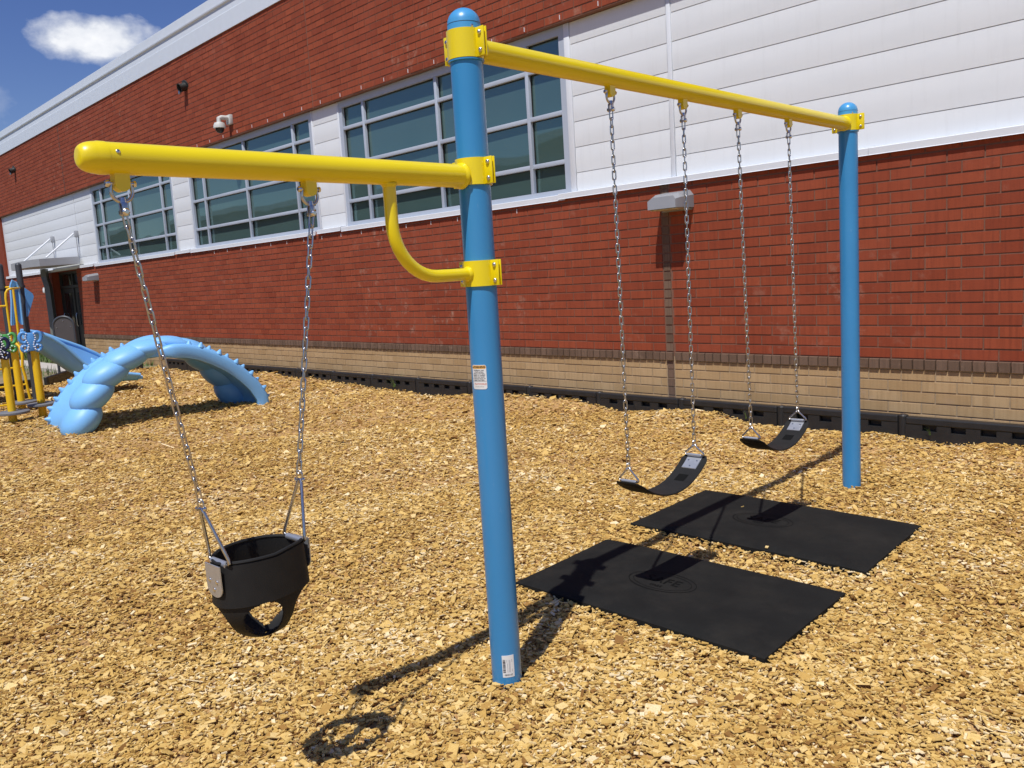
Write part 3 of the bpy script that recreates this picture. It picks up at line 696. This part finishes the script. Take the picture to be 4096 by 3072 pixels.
lettering([('www.playworld.com', .005, .0, -.0385, 0, 1.0)], A1, ZW, PR+.0014, 'ink', wl)
A2 = R(-34); Z2 = .079
bl = patch(A2, Z2, .051, .096, PR+.0009, 'barcode_label', 'sticker_white', near_pole); bl['label'] = 'white barcode sticker low on the near pole'
bars = MB(); yy = -.027
while yy < .032:
    hb = random.choice((.0008, .0012, .002, .0028)); n = 4
    xs = [-.0225+.011*i/n for i in range(n+1)]
    bars.add(on_pole([(x, yy) for x in xs]+[(x, yy+hb) for x in xs], A2, Z2, PR+.0013), [(i, i+1, n+2+i, n+1+i) for i in range(n)]); yy += hb+random.choice((.0008, .0014, .002))
bars.build('barcode', 'ink', bl, flat=True)
lettering([('2010580', .0105, 0, .037, .0001, .95)], A2, Z2, PR+.0013, 'ink', bl, flip=-1)
ln_ = MB()
for x, y0_, y1_ in ((-.004, -.026, .014), (.003, -.026, .028), (.007, -.026, .028), (.015, -.024, -.012), (.015, .018, .030), (-.006, .016, .030)):
    ln_.add(on_pole([(x, y0_), (x+.0016, y0_), (x+.0016, y1_), (x, y1_)], A2, Z2, PR+.0013), [(0, 1, 2, 3)])
ln_.build('fine_print', 'sticker_mid', bl, flat=True)

# ------------------------------------------------------------------ chains and swings
PITCH = .0345
def link_mesh():
    r = .0031; hw = .0078; hl = .0150; pts = []
    for i in range(9): a = math.pi*i/8; pts.append((hw*math.cos(a), 0, hl+hw*math.sin(a)))
    for i in range(9): a = math.pi+math.pi*i/8; pts.append((hw*math.cos(a), 0, -hl+hw*math.sin(a)))
    mb = MB().tube(pts, r, 7, closed=True); me = bpy.data.meshes.new('chain_link'); me.from_pydata(mb.v, [], mb.f); me.polygons.foreach_set('use_smooth', [True]*len(me.polygons)); me.materials.append(MAT['galvanized']); return me
LINK = link_mesh()
def chain(a, b, parent):
    a = Vector(a); b = Vector(b); d = b-a; L = d.length; n = max(2, round(L/PITCH)); d.normalize()
    q = Vector((0, 0, -1)).rotation_difference(d).to_matrix().to_4x4()
    base = R(random.uniform(30, 60))
    for i in range(n):
        c = a+d*((i+.5)*L/n); tw = base+(math.pi/2)*(i % 2)+random.uniform(-.22, .22)
        inst(LINK, 'chain_link', parent, Matrix.Translation(c) @ q @ Matrix.Rotation(tw, 4, 'Z') @ Matrix.Diagonal((1, 1, L/n/PITCH, 1)))
def hanger(s, zb, parent):
    """bow shackle on the lug, then a swivel clevis; returns the chain start"""
    lug(s, zb)
    zp = zb-.024; n = 12; rr = .030
    pts = [S(s-.027, zp-.002)]+[S(s-rr*math.cos(a), zp-.022-rr*.95*math.sin(a)) for a in [math.pi*i/n for i in range(n+1)]]+[S(s+.027, zp-.002)]
    sh = MB().tube(pts, .0052, 10).build('shackle', 'galvanized', parent)
    pin = MB().tube([S(s-.044, zp), S(s+.040, zp)], .0055, 10); pin.lathe([(.010, 0), (.010, .006), (.006, .010), (0, .0102)], S(s-.034, zp), -bd, 12); pin.lathe([(.0095, 0), (.0095, .007)], S(s+.034, zp), bd, 6)
    pin.build('shackle_pin', 'steel_bolt', sh)
    zc = zp-.022-rr*.95
    cl = MB()
    cl.tube([S(s, zc+.012, 0), S(s, zc-.004, 0)], [.009, .011], 12)
    for x in (-.009, .009): cl.box(S(s, zc-.020, x), (.005, .018, .036), Matrix((bn, bd, Vector((0, 0, 1)))).transposed(), .002)
    co = cl.build('clevis', 'galvanized', parent)
    b = MB(); b.lathe([(.0105, 0), (.0105, .005), (.006, .009), (0, .0092)], S(s, zc-.028, .0115), bn, 14); b.lathe([(.0095, 0), (.0095, .006)], S(s, zc-.028, -.0115), -bn, 6); b.cyl(S(s, zc-.028, -.012), S(s, zc-.028, .012), .004, 8)
    b.build('clevis_bolt', 'steel_bolt', co)
    return S(s, zc-.036)
def bow(c, parent, ax, h=.030, r=.012):
    """small D shackle with apex up at c"""
    n = 8; up = Vector((0, 0, 1))
    pts = [c-up*h-ax*r]+[c-up*(r)+(-ax*math.cos(a)+up*math.sin(a))*r for a in [math.pi*i/n for i in range(n+1)]]+[c-up*h+ax*r]
    o = MB().tube(pts, .0032, 8).build('small_shackle', 'galvanized', parent)
    b = MB().cyl(c-up*h-ax*(r+.008), c-up*h+ax*(r+.008), .0034, 8)
    for sg in (-1, 1): b.lathe([(.0075, 0), (.0075, .004), (.004, .007), (0, .0072)], c-up*h+ax*sg*(r+.002), ax*sg, 10)
    b.build('small_shackle_pin', 'steel_bolt', o)
def belt_swing(s0, s1, t0, t1, z0, z1, zb, zch, lab):
    c = S((s0+s1)/2, 0); t = thing('belt_swing', (c.x, c.y, zb), lab, 'swing', 'black belt swings under the yellow beam')
    for (st, s, zz) in ((t0, s0, z0), (t1, s1, z1)):
        a = hanger(st, ZBM-BR, t); top = S(s, zch)
        chain(a, top+Vector((0, 0, .004)), t)
        bow(top+Vector((0, 0, .006)), t, bd)
        ap = S(s, zch-.022); rc = .014; w2 = .058; zz2 = zz+.006; pts = []
        pts.append(ap+bn*.006+Vector((0, 0, .003))); pts.append(S(s, zch-.030, .012))
        pts += [S(s, zz2+.014, w2-.003), S(s, zz2+.006, w2), S(s, zz2+.001, w2-.005), S(s, zz2, w2-.014)]
        pts += [S(s, zz2, -w2+.014), S(s, zz2+.001, -w2+.005), S(s, zz2+.006, -w2), S(s, zz2+.014, -w2+.003), S(s, zch-.030, -.012), ap-bn*.006+Vector((0, 0, .003))]
        MB().tube(pts, .0052, 10, closed=True).build('triangle_hanger', 'galvanized', t)
        MB().cyl(S(s, zz2, -.042), S(s, zz2, .042), .0090, 14).build('hinge_barrel', 'zinc_plate', t)
    mb = MB(); n = 28; w2 = .078; th = .0045; pts = []
    def prof(u):
        s = (s0+s1)/2+(s1-s0)/2*u*1.055; ze = (z0+z1)/2+(z1-z0)/2*u
        z = zb+(ze-zb)*(min(1.12, abs(u)*1.0)**2.1); return s, z
    rings = []
    for i in range(n+1):
        u = -1+2*i/n; s, z = prof(u); e = 1-abs(u); wv = w2*(1 if e > .05 else .80+.20*math.sqrt(1-(1-e/.05)**2))
        rings.append([S(s, z-th, -wv), S(s, z-th, wv), S(s, z, wv+.0025), S(s, z+th, wv), S(s, z+th, -wv), S(s, z, -wv-.0025)])
    mb.rings(rings); mb.build('seat', 'rubber', t, ang=50)
    for u0, u1 in ((-.97, -.74), (.74, .97)):
        pm = MB(); rr_ = []
        for i in range(5):
            s, z = prof(u0+(u1-u0)*i/4); rr_.append([S(s, z+th+.0006, -.044), S(s, z+th+.0006, .044), S(s, z+th+.0038, .043), S(s, z+th+.0038, -.043)])
        po = pm.rings(rr_).build('end_plate', 'zinc_plate', t, ang=30)
        for (u, x) in ((.35, -.026), (.35, .026), (.8, 0)):
            uu = (u0 if u0 < 0 else u1)+(1 if u0 < 0 else -1)*abs(u1-u0)*(1-u if False else u)
            s, z = prof(uu); MB().lathe([(.006, 0), (.005, .0025), (0, .004)], S(s, z+th+.0035, x), n=10).build('rivet', 'steel_bolt', po)
    s, z = prof(.42); s2, z2 = prof(.60)
    MB().add([S(s, z+th+.0006, -.03), S(s2, z2+th+.0006, -.03), S(s2, z2+th+.0006, .03), S(s, z+th+.0006, .03)], [(0, 1, 2, 3)]).build('moulded_mark', 'mat_mark', t)
belt_swing(.938, 1.550, .928, 1.555, .645, .655, .531, .738, 'black belt swing nearer the camera, hanging over the near rubber mat')
belt_swing(2.190, 2.815, 2.130, 2.765, .630, .635, .518, .722, 'black belt swing next to the far blue pole, over the far mat')

def bucket_swing():
    s0, s1 = -1.2238, -.9516; sm = (s0+s1)/2; c = S(sm, 0)
    t = thing('bucket_swing', (c.x, c.y, .592), 'black toddler bucket swing hanging on chains from the yellow side arm', 'swing')
    ends = ((-1.390, -1.2636, s0, .8745, 1.079, -1), (-.771, -.9118, s1, .8790, 1.093, 1))
    for (st, sc_, sb, zb_, zc_, sg) in ends:
        a = hanger(st, ZAR-BR, t); top = S(sc_, zc_); chain(a, top+Vector((0, 0, .004)), t)
        bow(top+Vector((0, 0, .008)), t, bn*.9+bd*.3)
        ap = S(sc_, zc_-.022); w2 = .060
        pts = [ap+bn*.006, S(sc_+(sb-sc_)*.08, zc_-.036, .012), S(sb, zb_+.020, w2), S(sb, zb_+.008, w2+.002), S(sb, zb_+.001, w2-.006), S(sb, zb_, w2-.018),
               S(sb, zb_, -w2+.018), S(sb, zb_+.001, -w2+.006), S(sb, zb_+.008, -w2-.002), S(sb, zb_+.020, -w2), S(sc_+(sb-sc_)*.08, zc_-.036, -.012), ap-bn*.006]
        MB().tube(pts, .0056, 10, closed=True).build('triangle_hanger', 'galvanized', t)
        MB().cyl(S(sb, zb_, -.044), S(sb, zb_, .044), .0105, 14).build('hinge_barrel', 'zinc_plate', t)
        # plate with rounded foot on the outer side of the seat
        pm = MB(); n = 12; pr_ = [(-.046, .000), (.046, .000), (.046, -.075)]+[(.046*math.cos(a), -.075-.030*math.sin(a)) for a in [math.pi*i/n for i in range(1, n)]]+[(-.046, -.075)]
        def pl(x, z, o_): return S(sb+sg*(.0225+o_)-sg*.10*max(0, -z)*.15, zb_+z, x)
        pm.rings([[pl(x, z, .0) for x, z in pr_], [pl(x, z, .004) for x, z in pr_]]); po = pm.build('end_plate', 'zinc_plate', t, ang=30)
        for x, z in ((-.022, -.052), (.022, -.052), (0, -.080)): MB().lathe([(.0065, 0), (.0055, .003), (0, .0045)], pl(x, z, .004), bd*sg, 10).build('rivet', 'steel_bolt', po)
    # rubber seat: a bucket swept round, leg holes cut out, thickness given by an inner skin
    NT, NZ = 240, 64
    zb_ = .592
    def pt(th, tz, off):
        ca, sa = math.cos(th), math.sin(th)                    # th=0 faces +bn (towards the camera side)
        rim = .868+.006*abs(sa)**2+(.012*ca+.016*max(0, sa)*ca if ca > 0 else .014*abs(ca))
        z = rim+(zb_-rim)*tz
        if tz < .50: k = 1+.06*tz
        else: u = (tz-.50)/.50; k = 1.0*max(0, 1-(u*.99)**2.1)**.56
        fx = .104 if ca > 0 else .122
        ex = 2.0+.25*min(1, tz/.6)
        rr = 1/((abs(ca)/fx)**ex+(abs(sa)/.150)**ex)**(1/ex)
        rr = max(.002, rr*k-off)
        return S(sm+rr*sa, z+(off if tz > .9 else 0), rr*ca)
    def hole(th, tz):
        a = math.degrees((th+math.pi) % (2*math.pi)-math.pi)
        for c0 in (66, -26, 150, -116):
            da = (a-c0+180) % 360-180
            if (abs(da)/35)**2.4+(abs(tz-.74)/.235)**2.4 < 1: return True
        return False
    mb = MB(); idx = {}
    for lay, off in enumerate((0, .0075)):
        for j in range(NZ+1):
            for i in range(NT): idx[lay, j, i] = len(mb.v); mb.v.append(tuple(pt(2*math.pi*i/NT, j/NZ, off)))
    solid = {(j, i): not hole(2*math.pi*(i+.5)/NT, (j+.5)/NZ) for j in range(NZ) for i in range(NT)}
    for (j, i), ok in solid.items():
        if not ok: continue
        i2 = (i+1) % NT
        mb.f.append((idx[0, j, i], idx[0, j, i2], idx[0, j+1, i2], idx[0, j+1, i])); mb.f.append((idx[1, j, i], idx[1, j+1, i], idx[1, j+1, i2], idx[1, j, i2]))
        for (dj, di, a, b) in ((-1, 0, (j, i), (j, i2)), (1, 0, (j+1, i), (j+1, i2)), (0, -1, (j, i), (j+1, i)), (0, 1, (j, i2), (j+1, i2))):
            jj = j+dj; ii = (i+di) % NT
            if jj < 0 or (0 <= jj < NZ and not solid[jj, ii]): mb.f.append((idx[0, a[0], a[1]], idx[0, b[0], b[1]], idx[1, b[0], b[1]], idx[1, a[0], a[1]]))
    so_ = mb.build('seat', 'rubber', t, ang=50)
    rimt = MB().tube([pt(2*math.pi*i/48, 0, .0035) for i in range(48)], .0062, 8, closed=True); rimt.build('rim', 'rubber', t)
    # upper band doubled on the outside
    bn_ = MB(); rg = []
    for tz in (.02, .49):
        rg.append([pt(2*math.pi*i/NT, tz, -.0045) for i in range(NT)])
    bn_.rings([rg[0], rg[1]], False, False); bn_.rings([rg[1], [pt(2*math.pi*i/NT, .495, -.0005) for i in range(NT)]], False, False); bn_.build('band', 'rubber', t)
bucket_swing()

# ------------------------------------------------------------------ rubber mats
def mat_(q, lab):
    cx = sum(a for a, _ in q)/4; cy = sum(b for _, b in q)/4; t = thing('rubber_mat', (cx, cy, 0), lab, 'mat', 'black rubber wear mats under the belt swings')
    A, B_, C_, D_ = [Vector((*p, 0)) for p in q]; n = 14; mb = MB()
    def P(u, v, dz=0):
        p = A.lerp(D_, u).lerp(B_.lerp(C_, u), v); e = min(u, 1-u, v, 1-v)
        z = .036-.014*max(0, 1-e/.07)**1.5-.010*max(0, abs(u-.5)*2-.80)*2+.003*math.sin(u*5+cx)*math.sin(v*4)
        return Vector((p.x, p.y, z+dz))
    us = [0, .006, .02, .05]+[.1+.8*i/n for i in range(n+1)]+[.95, .98, .994, 1]; k = len(us)
    base = len(mb.v)
    for u in us:
        for v in us: mb.v.append(tuple(P(u, v)))
    for i in range(k-1):
        for j in range(k-1): mb.f.append((i*k+j, (i+1)*k+j, (i+1)*k+j+1, i*k+j+1))
    per = [(i, 0) for i in range(k)]+[(k-1, j) for j in range(1, k)]+[(i, k-1) for i in range(k-2, -1, -1)]+[(0, j) for j in range(k-2, 0, -1)]
    b0 = len(mb.v)
    for i, j in per: v = mb.v[i*k+j]; mb.v.append((v[0], v[1], -.02))
    m_ = len(per)
    for a in range(m_): i, j = per[a]; i2, j2 = per[(a+1) % m_]; mb.f.append((i*k+j, i2*k+j2, b0+(a+1) % m_, b0+a))
    sheet = mb.build('sheet', 'mat_rubber', t, ang=35)
    # moulded oval mark with lettering
    ex = (D_-A).normalized(); ey = (B_-A).normalized(); o0 = P(.46, .50)
    mk = MB()
    def at(x, y): return Vector((o0.x+ex.x*x+ey.x*y, o0.y+ex.y*x+ey.y*y, .0385))
    for (a_, b_, wd_) in ((.205, .125, .0045), (.178, .100, .003)):
        nn = 64; ri = [at((a_-wd_)*math.cos(2*math.pi*i/nn), (b_-wd_)*math.sin(2*math.pi*i/nn)) for i in range(nn)]; ro = [at(a_*math.cos(2*math.pi*i/nn), b_*math.sin(2*math.pi*i/nn)) for i in range(nn)]
        mk.add(ri+ro, [(i, (i+1) % nn, nn+(i+1) % nn, nn+i) for i in range(nn)])
    for txt, size, oy in (('SAFE', .105, .012), ('mat', .05, -.058)):
        vs, fs_ = text_mesh(txt, size); mk.add([at(v.x, v.y+oy) for v in vs], fs_)
    mk.build('moulded_mark', 'mat_mark', t, flat=True)
mat_(MATS[0], 'black rubber mat nearer the camera, crossed by the shadow of the beam clamps')
mat_(MATS[1], 'black rubber mat farther back, beside the far blue pole')

# ------------------------------------------------------------------ blue arch climber
CX, CY = -12.32, 4.66
ac = thing('arch_climber', (CX, CY, 0), 'light blue plastic arch climber with bulging lobes and rows of small spikes', 'climber')
APTS = [(-1.33, -.10), (-1.30, .12), (-1.20, .30), (-1.08, .44), (-.94, .575), (-.79, .69), (-.60, .805), (-.40, .90), (-.20, .955), (0, .975)]
_d = [0]
for p_, q_ in zip(APTS[:-1], APTS[1:]): _d.append(_d[-1]+math.dist(p_, q_))
ALEN = _d[-1]
def arch(t):     # t = 0 at the foot, 1 at the crown, mirrored beyond
    m_ = t > 1; u = (2-t if m_ else t)*ALEN
    y = float(np.interp(u, _d, [p[0] for p in APTS])); z = float(np.interp(u, _d, [p[1] for p in APTS]))
    return (-y if m_ else y), z
def tang(t):
    y0, z0 = arch(max(0, t-.07)); y1, z1 = arch(t+.07); v = Vector((0, y1-y0, z1-z0)); v.normalize(); return v, Vector((0, -v.z, v.y))
def half(flip, x_lobe, x0, x1):
    """half of the arch; flip turns it half round; x runs across the ribbon"""
    def W(x, t, off):
        y, z = arch(t); tv, nrm = tang(t); p = Vector((x, y, z))+nrm*off
        if flip: p = Vector((-p.x, -p.y, p.z))
        return Vector((CX+p.x, CY+p.y, max(p.z, -.1)))
    mb = MB(); rings = []
    for i in range(31):
        t = i/30*1.22; k = 1 if t < 1.0 else max(.15, 1-(t-1)/.22)
        prof = [(x0, -.01), (x0+.012, .03), (x0+.05, .05), (x0+.12, .042), (x0+.2, .02), ((x0+x1)/2, .012), (x1-.06, .02), (x1, .0), (x1, -.08), (x1-.05, -.10), ((x0+x1)/2, -.075), (x0+.14, -.075), (x0+.09, -.14), (x0+.02, -.145), (x0, -.11)]
        rings.append([W(x0+(x-x0)*1.0+(1-k)*.22*(1 if x < (x0+x1)/2 else 0), t, -.05+(o_+.05)*k) for x, o_ in prof])
    mb.rings(rings).build('arch_ribbon', 'slide_blue', ac, ang=60)
    for (y, z, rl, rx, rn) in ((-1.18, .12, .30, .27, .20), (-1.01, .44, .31, .27, .195), (-.80, .69, .32, .265, .185), (-.53, .87, .33, .26, .165), (-.22, .97, .32, .25, .135), (.09, 1.01, .29, .22, .10)):
        t = min(range(0, 130), key=lambda i: abs(arch(i/100)[0]-y))/100; tv, nrm = tang(t); n1, n2 = 24, 16; c = Vector((x_lobe, y, z))
        tl_ = (tv-nrm*.16).normalized(); nl = (nrm+tv*.16).normalized(); rr = []
        for i in range(n2+1):
            th = math.pi*i/n2; ring = []
            for j in range(n1):
                ph = 2*math.pi*j/n1; k = math.sin(th)**.85
                p = c+tl_*(rl*math.cos(th))+nl*(rn*k*math.cos(ph))+Vector((1, 0, 0))*(rx*k*math.sin(ph))
                if flip: p = Vector((-p.x, -p.y, p.z))
                ring.append((CX+p.x, CY+p.y, max(p.z, -.1)))
            rr.append(ring)
        MB().rings(rr).build('lobe', 'slide_blue', ac, ang=80)
    k = 0
    for t in np.linspace(.10, .86, 11):
        k += 1; xx = x0+.05+(.05 if k % 2 else 0); p = W(xx, float(t), .042); p2 = W(xx, float(t), .10)
        MB().lathe([(.048, -.012), (.044, .004), (.032, .022), (.020, .048), (.011, .062), (0, .066)], p, p2-p, 14).build('spike', 'slide_blue', ac, ang=60)
half(False, .27, -.66, .24)        # lobes on the camera side, spikes on the far edge
half(True, .27, -.60, .24)

# ------------------------------------------------------------------ play tower with slide
pt_ = thing('play_tower', (-16.6, 3.9, 0), 'play tower with charcoal posts, blue slide and yellow rails at the left edge', 'play structure')
for x, y, z in ((-16.45, 4.07, 2.34), (-17.05, 3.93, 2.36), (-16.75, 2.9, 2.34), (-17.7, 3.3, 2.34)):
    po = MB().lathe([(.050, -.3), (.050, z)]+[(.050*math.cos(a), z+.045*math.sin(a)) for a in [R(v) for v in range(10, 91, 10)]], (x, y, 0), n=24).build('post', 'charcoal', pt_)
    if y > 3.5: MB().lathe([(.052, -.022), (.064, -.020), (.064, .020), (.052, .022)], (x, y, 1.985), n=24).build('clamp_ring', 'charcoal', po)
MB().bb((-17.75, 2.85, 1.02), (-16.40, 4.12, 1.08), .01).build('deck', 'step_grey', pt_)
def fin(pts, x, th, name='fin_panel'):
    mb = MB(); mb.rings([[(x-th/2, y, z) for y, z in pts], [(x+th/2, y, z) for y, z in pts]]); return mb.build(name, 'panel_blue', pt_, ang=30)
fin([(3.80, 1.34), (3.845, 1.72), (3.86, 1.99), (3.88, 2.06), (3.915, 2.09), (3.95, 2.04), (3.985, 1.94), (3.965, 1.34), (3.955, 1.34), (3.90, 1.44), (3.86, 1.34)], -16.30, .03)
fin([(4.085, 1.955), (4.19, 1.855), (4.205, 1.80), (4.175, 1.72), (4.08, 1.47), (4.06, 1.47)], -16.30, .03)
MB().tube([(-16.25, 3.80, 1.34), (-16.25, 3.85, 1.75), (-16.25, 3.862, 2.0), (-16.25, 3.90, 2.09), (-16.25, 3.955, 2.05), (-16.25, 3.985, 1.93), (-16.25, 3.97, 1.34)], .016, 8).build('fin_edge', 'slide_blue', pt_)
YT = 'playset_yellow'
MB().tube([(-15.8, 3.66, 1.05), (-15.8, 3.665, 1.3), (-15.8, 3.664, 1.80), (-15.8, 3.675, 1.88), (-15.8, 3.705, 1.93), (-15.8, 3.75, 1.945), (-16.0, 3.87, 1.95), (-16.40, 4.03, 1.96)], .019, 10).build('grab_rail', YT, pt_)
MB().tube([(-15.8, 3.775, 1.05), (-15.8, 3.782, 1.5), (-15.8, 3.79, 1.93)], .019, 10).build('grab_rail', YT, pt_)
MB().tube([(-17.0, 3.97, 1.99), (-16.5, 4.03, 1.985)], .018, 10).build('cross_rail', YT, pt_)
MB().tube([(-15.8, 3.40, 1.60), (-15.8, 3.50, 1.655), (-15.8, 3.57, 1.672), (-15.8, 3.665, 1.673)], .017, 8).build('cross_rail', YT, pt_)
MB().tube([(-15.7, 3.70, 1.06), (-15.65, 3.733, .998), (-15.6, 3.74, .90), (-15.6, 3.738, .81), (-15.6, 3.721, .67), (-15.6, 3.746, .507), (-15.6, 3.749, .383), (-15.6, 3.774, .132), (-15.6, 3.80, -.05)], .022, 10).build('ladder_rail', YT, pt_)
MB().tube([(-15.6, 3.02, 1.06), (-15.6, 3.04, .67), (-15.6, 3.06, .38), (-15.6, 3.09, -.05)], .022, 10).build('ladder_rail', YT, pt_)
for z in (.669, .381, .086): MB().cyl((-15.6, 3.05, z), (-15.6, 3.74, z+.003), .016, 8).build('rung', YT, pt_)
# slide
st_ = [  # y, bottom z, near rim z, far rim z
    (4.10, 1.03, 1.20, 1.22), (4.22, .96, 1.17, 1.20), (4.38, .80, 1.07, 1.16), (4.55, .64, .93, 1.08), (4.70, .50, .75, 1.00), (4.85, .39, .56, .93), (5.05, .30, .42, .83), (5.30, .24, .35, .68), (5.55, .21, .30, .48), (5.78, .19, .25, .32)]
def xs_(y): return -16.25, -16.95
mb = MB(); ro, ri = [], []
for y, zb_, zn, zf in st_:
    xa, xb = xs_(y)
    o_ = [(xa+.05, y, zn), (xa+.02, y, zb_+(zn-zb_)*.5), (xa-.03, y, zb_-.02), (xa-.12, y, zb_-.05), (xb+.12, y, zb_-.05), (xb+.03, y, zb_-.02), (xb-.02, y, zb_+(zf-zb_)*.5), (xb-.05, y, zf)]
    i_ = [(xb-.02, y, zf), (xb+.02, y, zb_+(zf-zb_)*.5), (xb+.07, y, zb_+.02), (xb+.14, y, zb_), (xa-.14, y, zb_), (xa-.07, y, zb_+.02), (xa-.02, y, zb_+(zn-zb_)*.5), (xa+.02, y, zn)]
    ro.append(o_+i_)
sld = mb.rings(ro).build('slide', 'slide_blue', pt_, ang=60)
MB().tube([(xs_(y)[0]+.045, y, zn) for y, _, zn, _ in st_], .035, 12).build('slide_rim', 'slide_blue', sld)
MB().tube([(xs_(y)[1]-.035, y, zf) for y, _, _, zf in st_], .035, 12).build('slide_rim', 'slide_blue', sld)
MB().box((-16.6, 5.80, .20), (.74, .10, .07), None, .03).build('slide_lip', 'slide_blue', sld)
for x in (-16.4, -16.8): MB().cyl((x, 5.35, -.2), (x, 5.35, .21), .03, 10).build('slide_leg', 'charcoal', sld)

# stepping posts with bug-shaped hand holds
def step_post(x, y, zp0, zp1, key, lab, px_=0.0, zd=.17):
    t = thing('stepping_post', (x, y, 0), lab, 'stepping post', 'yellow stepping posts by the play tower')
    vd = Vector((-x, -y, 0)).normalized(); sd = Vector((-vd.y, vd.x, 0))
    MB().lathe([(.054, -.2), (.054, zp0+.10)], (x, y, 0), n=24).build('post', 'playset_yellow', t)
    dc = Vector((x, y, zd))+sd*.02
    MB().lathe([(.20, -.022), (.212, -.014), (.212, .010), (.20, .020), (0, .022)], dc, n=28).build('foot_disc', 'step_grey', t)
    c = Vector((x, y, (zp0+zp1)/2))+vd*.075+sd*px_; hh = (zp1-zp0)/2
    def at(a, b, o_=0): return c+sd*a+Vector((0, 0, b))+vd*o_
    bmb = MB().box(c, (.11, .05, hh*1.75), Matrix((sd, vd, Vector((0, 0, 1)))).transposed(), .02)
    body = bmb.build('hand_hold', key, t)
    for sx in (-1, 1):
        n = 20
        MB().tube([at(sx*(.088+.052*math.cos(2*math.pi*i/n)), hh*.42+.075*math.sin(2*math.pi*i/n)) for i in range(n)], .026, 10, closed=True).build('wing', key, body)
        MB().tube([at(sx*(.085+.040*math.cos(2*math.pi*i/n)), -hh*.58+.042*math.sin(2*math.pi*i/n)) for i in range(n)], .026, 10, closed=True).build('wing', key, body)
        for i in range(8):
            b = hh*.8-i*hh*.21; MB().lathe([(.011, 0), (.009, .006), (0, .010)], at(sx*(.048+.016*math.sin(i*.9)), b, .026), vd, 8).build('bead', 'bead_white', body)
        for i in range(5):
            a = R(40+i*60); MB().lathe([(.010, 0), (.008, .006), (0, .010)], at(sx*(.085+.040*math.cos(a)), -hh*.58+.042*math.sin(a), .024), vd, 8).build('bead', 'bead_white', body)
step_post(-13.88, 3.10, .915, 1.245, 'navy', 'yellow stepping post with navy hand hold at the very left edge', -.07, .15)
step_post(-15.31, 3.57, .935, 1.255, 'leaf_green', 'yellow stepping post with green hand hold between the other two', -.10, .13)
step_post(-14.10, 3.55, .975, 1.285, 'panel_blue', 'yellow stepping post with blue hand hold beside the arch climber foot', -.03, .19)
# free-standing arched play panel
t = thing('activity_board', (-21.0, 5.95, 0), 'dark grey round topped play panel on two legs behind the slide', 'activity board')
av = Vector((.25, .31, 0)).normalized(); c0 = Vector((-20.97, 5.94, 0)); w2 = .215; zt = 1.14; nv = Vector((av.y, -av.x, 0))
out = [(-w2, .42)]+[(-w2*math.cos(a), zt+w2*.92*math.sin(a)) for a in [math.pi*i/16 for i in range(17)]]+[(w2, .42)]
mb = MB(); mb.rings([[c0+av*a+Vector((0, 0, b))-nv*.012 for a, b in out], [c0+av*a+Vector((0, 0, b))+nv*.012 for a, b in out]]); pb = mb.build('board', 'panel_brown', t, ang=30)
MB().tube([c0+av*a*1.04+Vector((0, 0, b)) for a, b in [(-w2, -.3)]+out+[(w2, -.3)]], .028, 10).build('frame', 'charcoal', t)
for a, b in ((-.15, 1.1), (.15, 1.1), (0, 1.24)): MB().lathe([(.014, 0), (.01, .008), (0, .01)], c0+av*a+nv*.012+Vector((0, 0, b)), nv, 8).build('bolt', 'steel_bolt', pb)

# ------------------------------------------------------------------ weeds by the kerb
def tuft(x, y, z, n, h, sp, lab):
    t = thing('grass_tuft', (x, y, z), lab, 'grass tuft'); mb = MB()
    for i in range(n):
        a = random.uniform(0, 6.28); r = random.uniform(0, sp*.35); hh = h*random.uniform(.45, 1); ln = random.uniform(.2, .8)*hh; bx, by = x+r*math.cos(a), y+r*math.sin(a)
        w_ = random.uniform(.002, .0045); px_, py_ = -math.sin(a)*w_, math.cos(a)*w_; vs = []
        for k in range(5):
            u = k/4; cx_ = bx+math.cos(a)*ln*u*u; cy_ = by+math.sin(a)*ln*u*u; cz_ = z+hh*(u-.25*u*u); q = 1-u*.9; vs += [(cx_-px_*q, cy_-py_*q, cz_), (cx_+px_*q, cy_+py_*q, cz_)]
        mb.add(vs, [(2*k, 2*k+1, 2*k+3, 2*k+2) for k in range(4)])
    mb.build('blades', 'grass_blade', t)
tuft(-10.93, YK-.02, .05, 26, .22, .25, 'green grass tuft growing in front of the kerb left of the near pole')
tuft(-10.98, YK+.12, .12, 9, .22, .12, 'thin grass blades standing behind the kerb against the tan brick')
tuft(-4.72, YK-.03, .06, 7, .15, .12, 'few thin grass blades at the kerb between the belt swing chains')
tuft(-2.90, YK-.02, .06, 5, .13, .08, 'tiny grass blades at the kerb right of the far pole')
gb = MB()
for i in range(2600):
    x = random.uniform(-33, -21.3); y = random.uniform(7.0, D-.05) if random.random() < .9 else random.uniform(5.4, 6.3); a = random.uniform(0, 6.28); h = random.uniform(.05, .22); w_ = .012
    zz = -.04; dx, dy = math.cos(a)*h*.4, math.sin(a)*h*.4
    gb.add([(x-w_*math.sin(a), y+w_*math.cos(a), zz), (x+w_*math.sin(a), y-w_*math.cos(a), zz), (x+dx, y+dy, zz+h)], [(0, 1, 2)])
o = gb.build('grass', 'grass_blade', flat=True); stuff(o); tag(o, 'rough green grass strip between the path and the brick wall', 'grass')
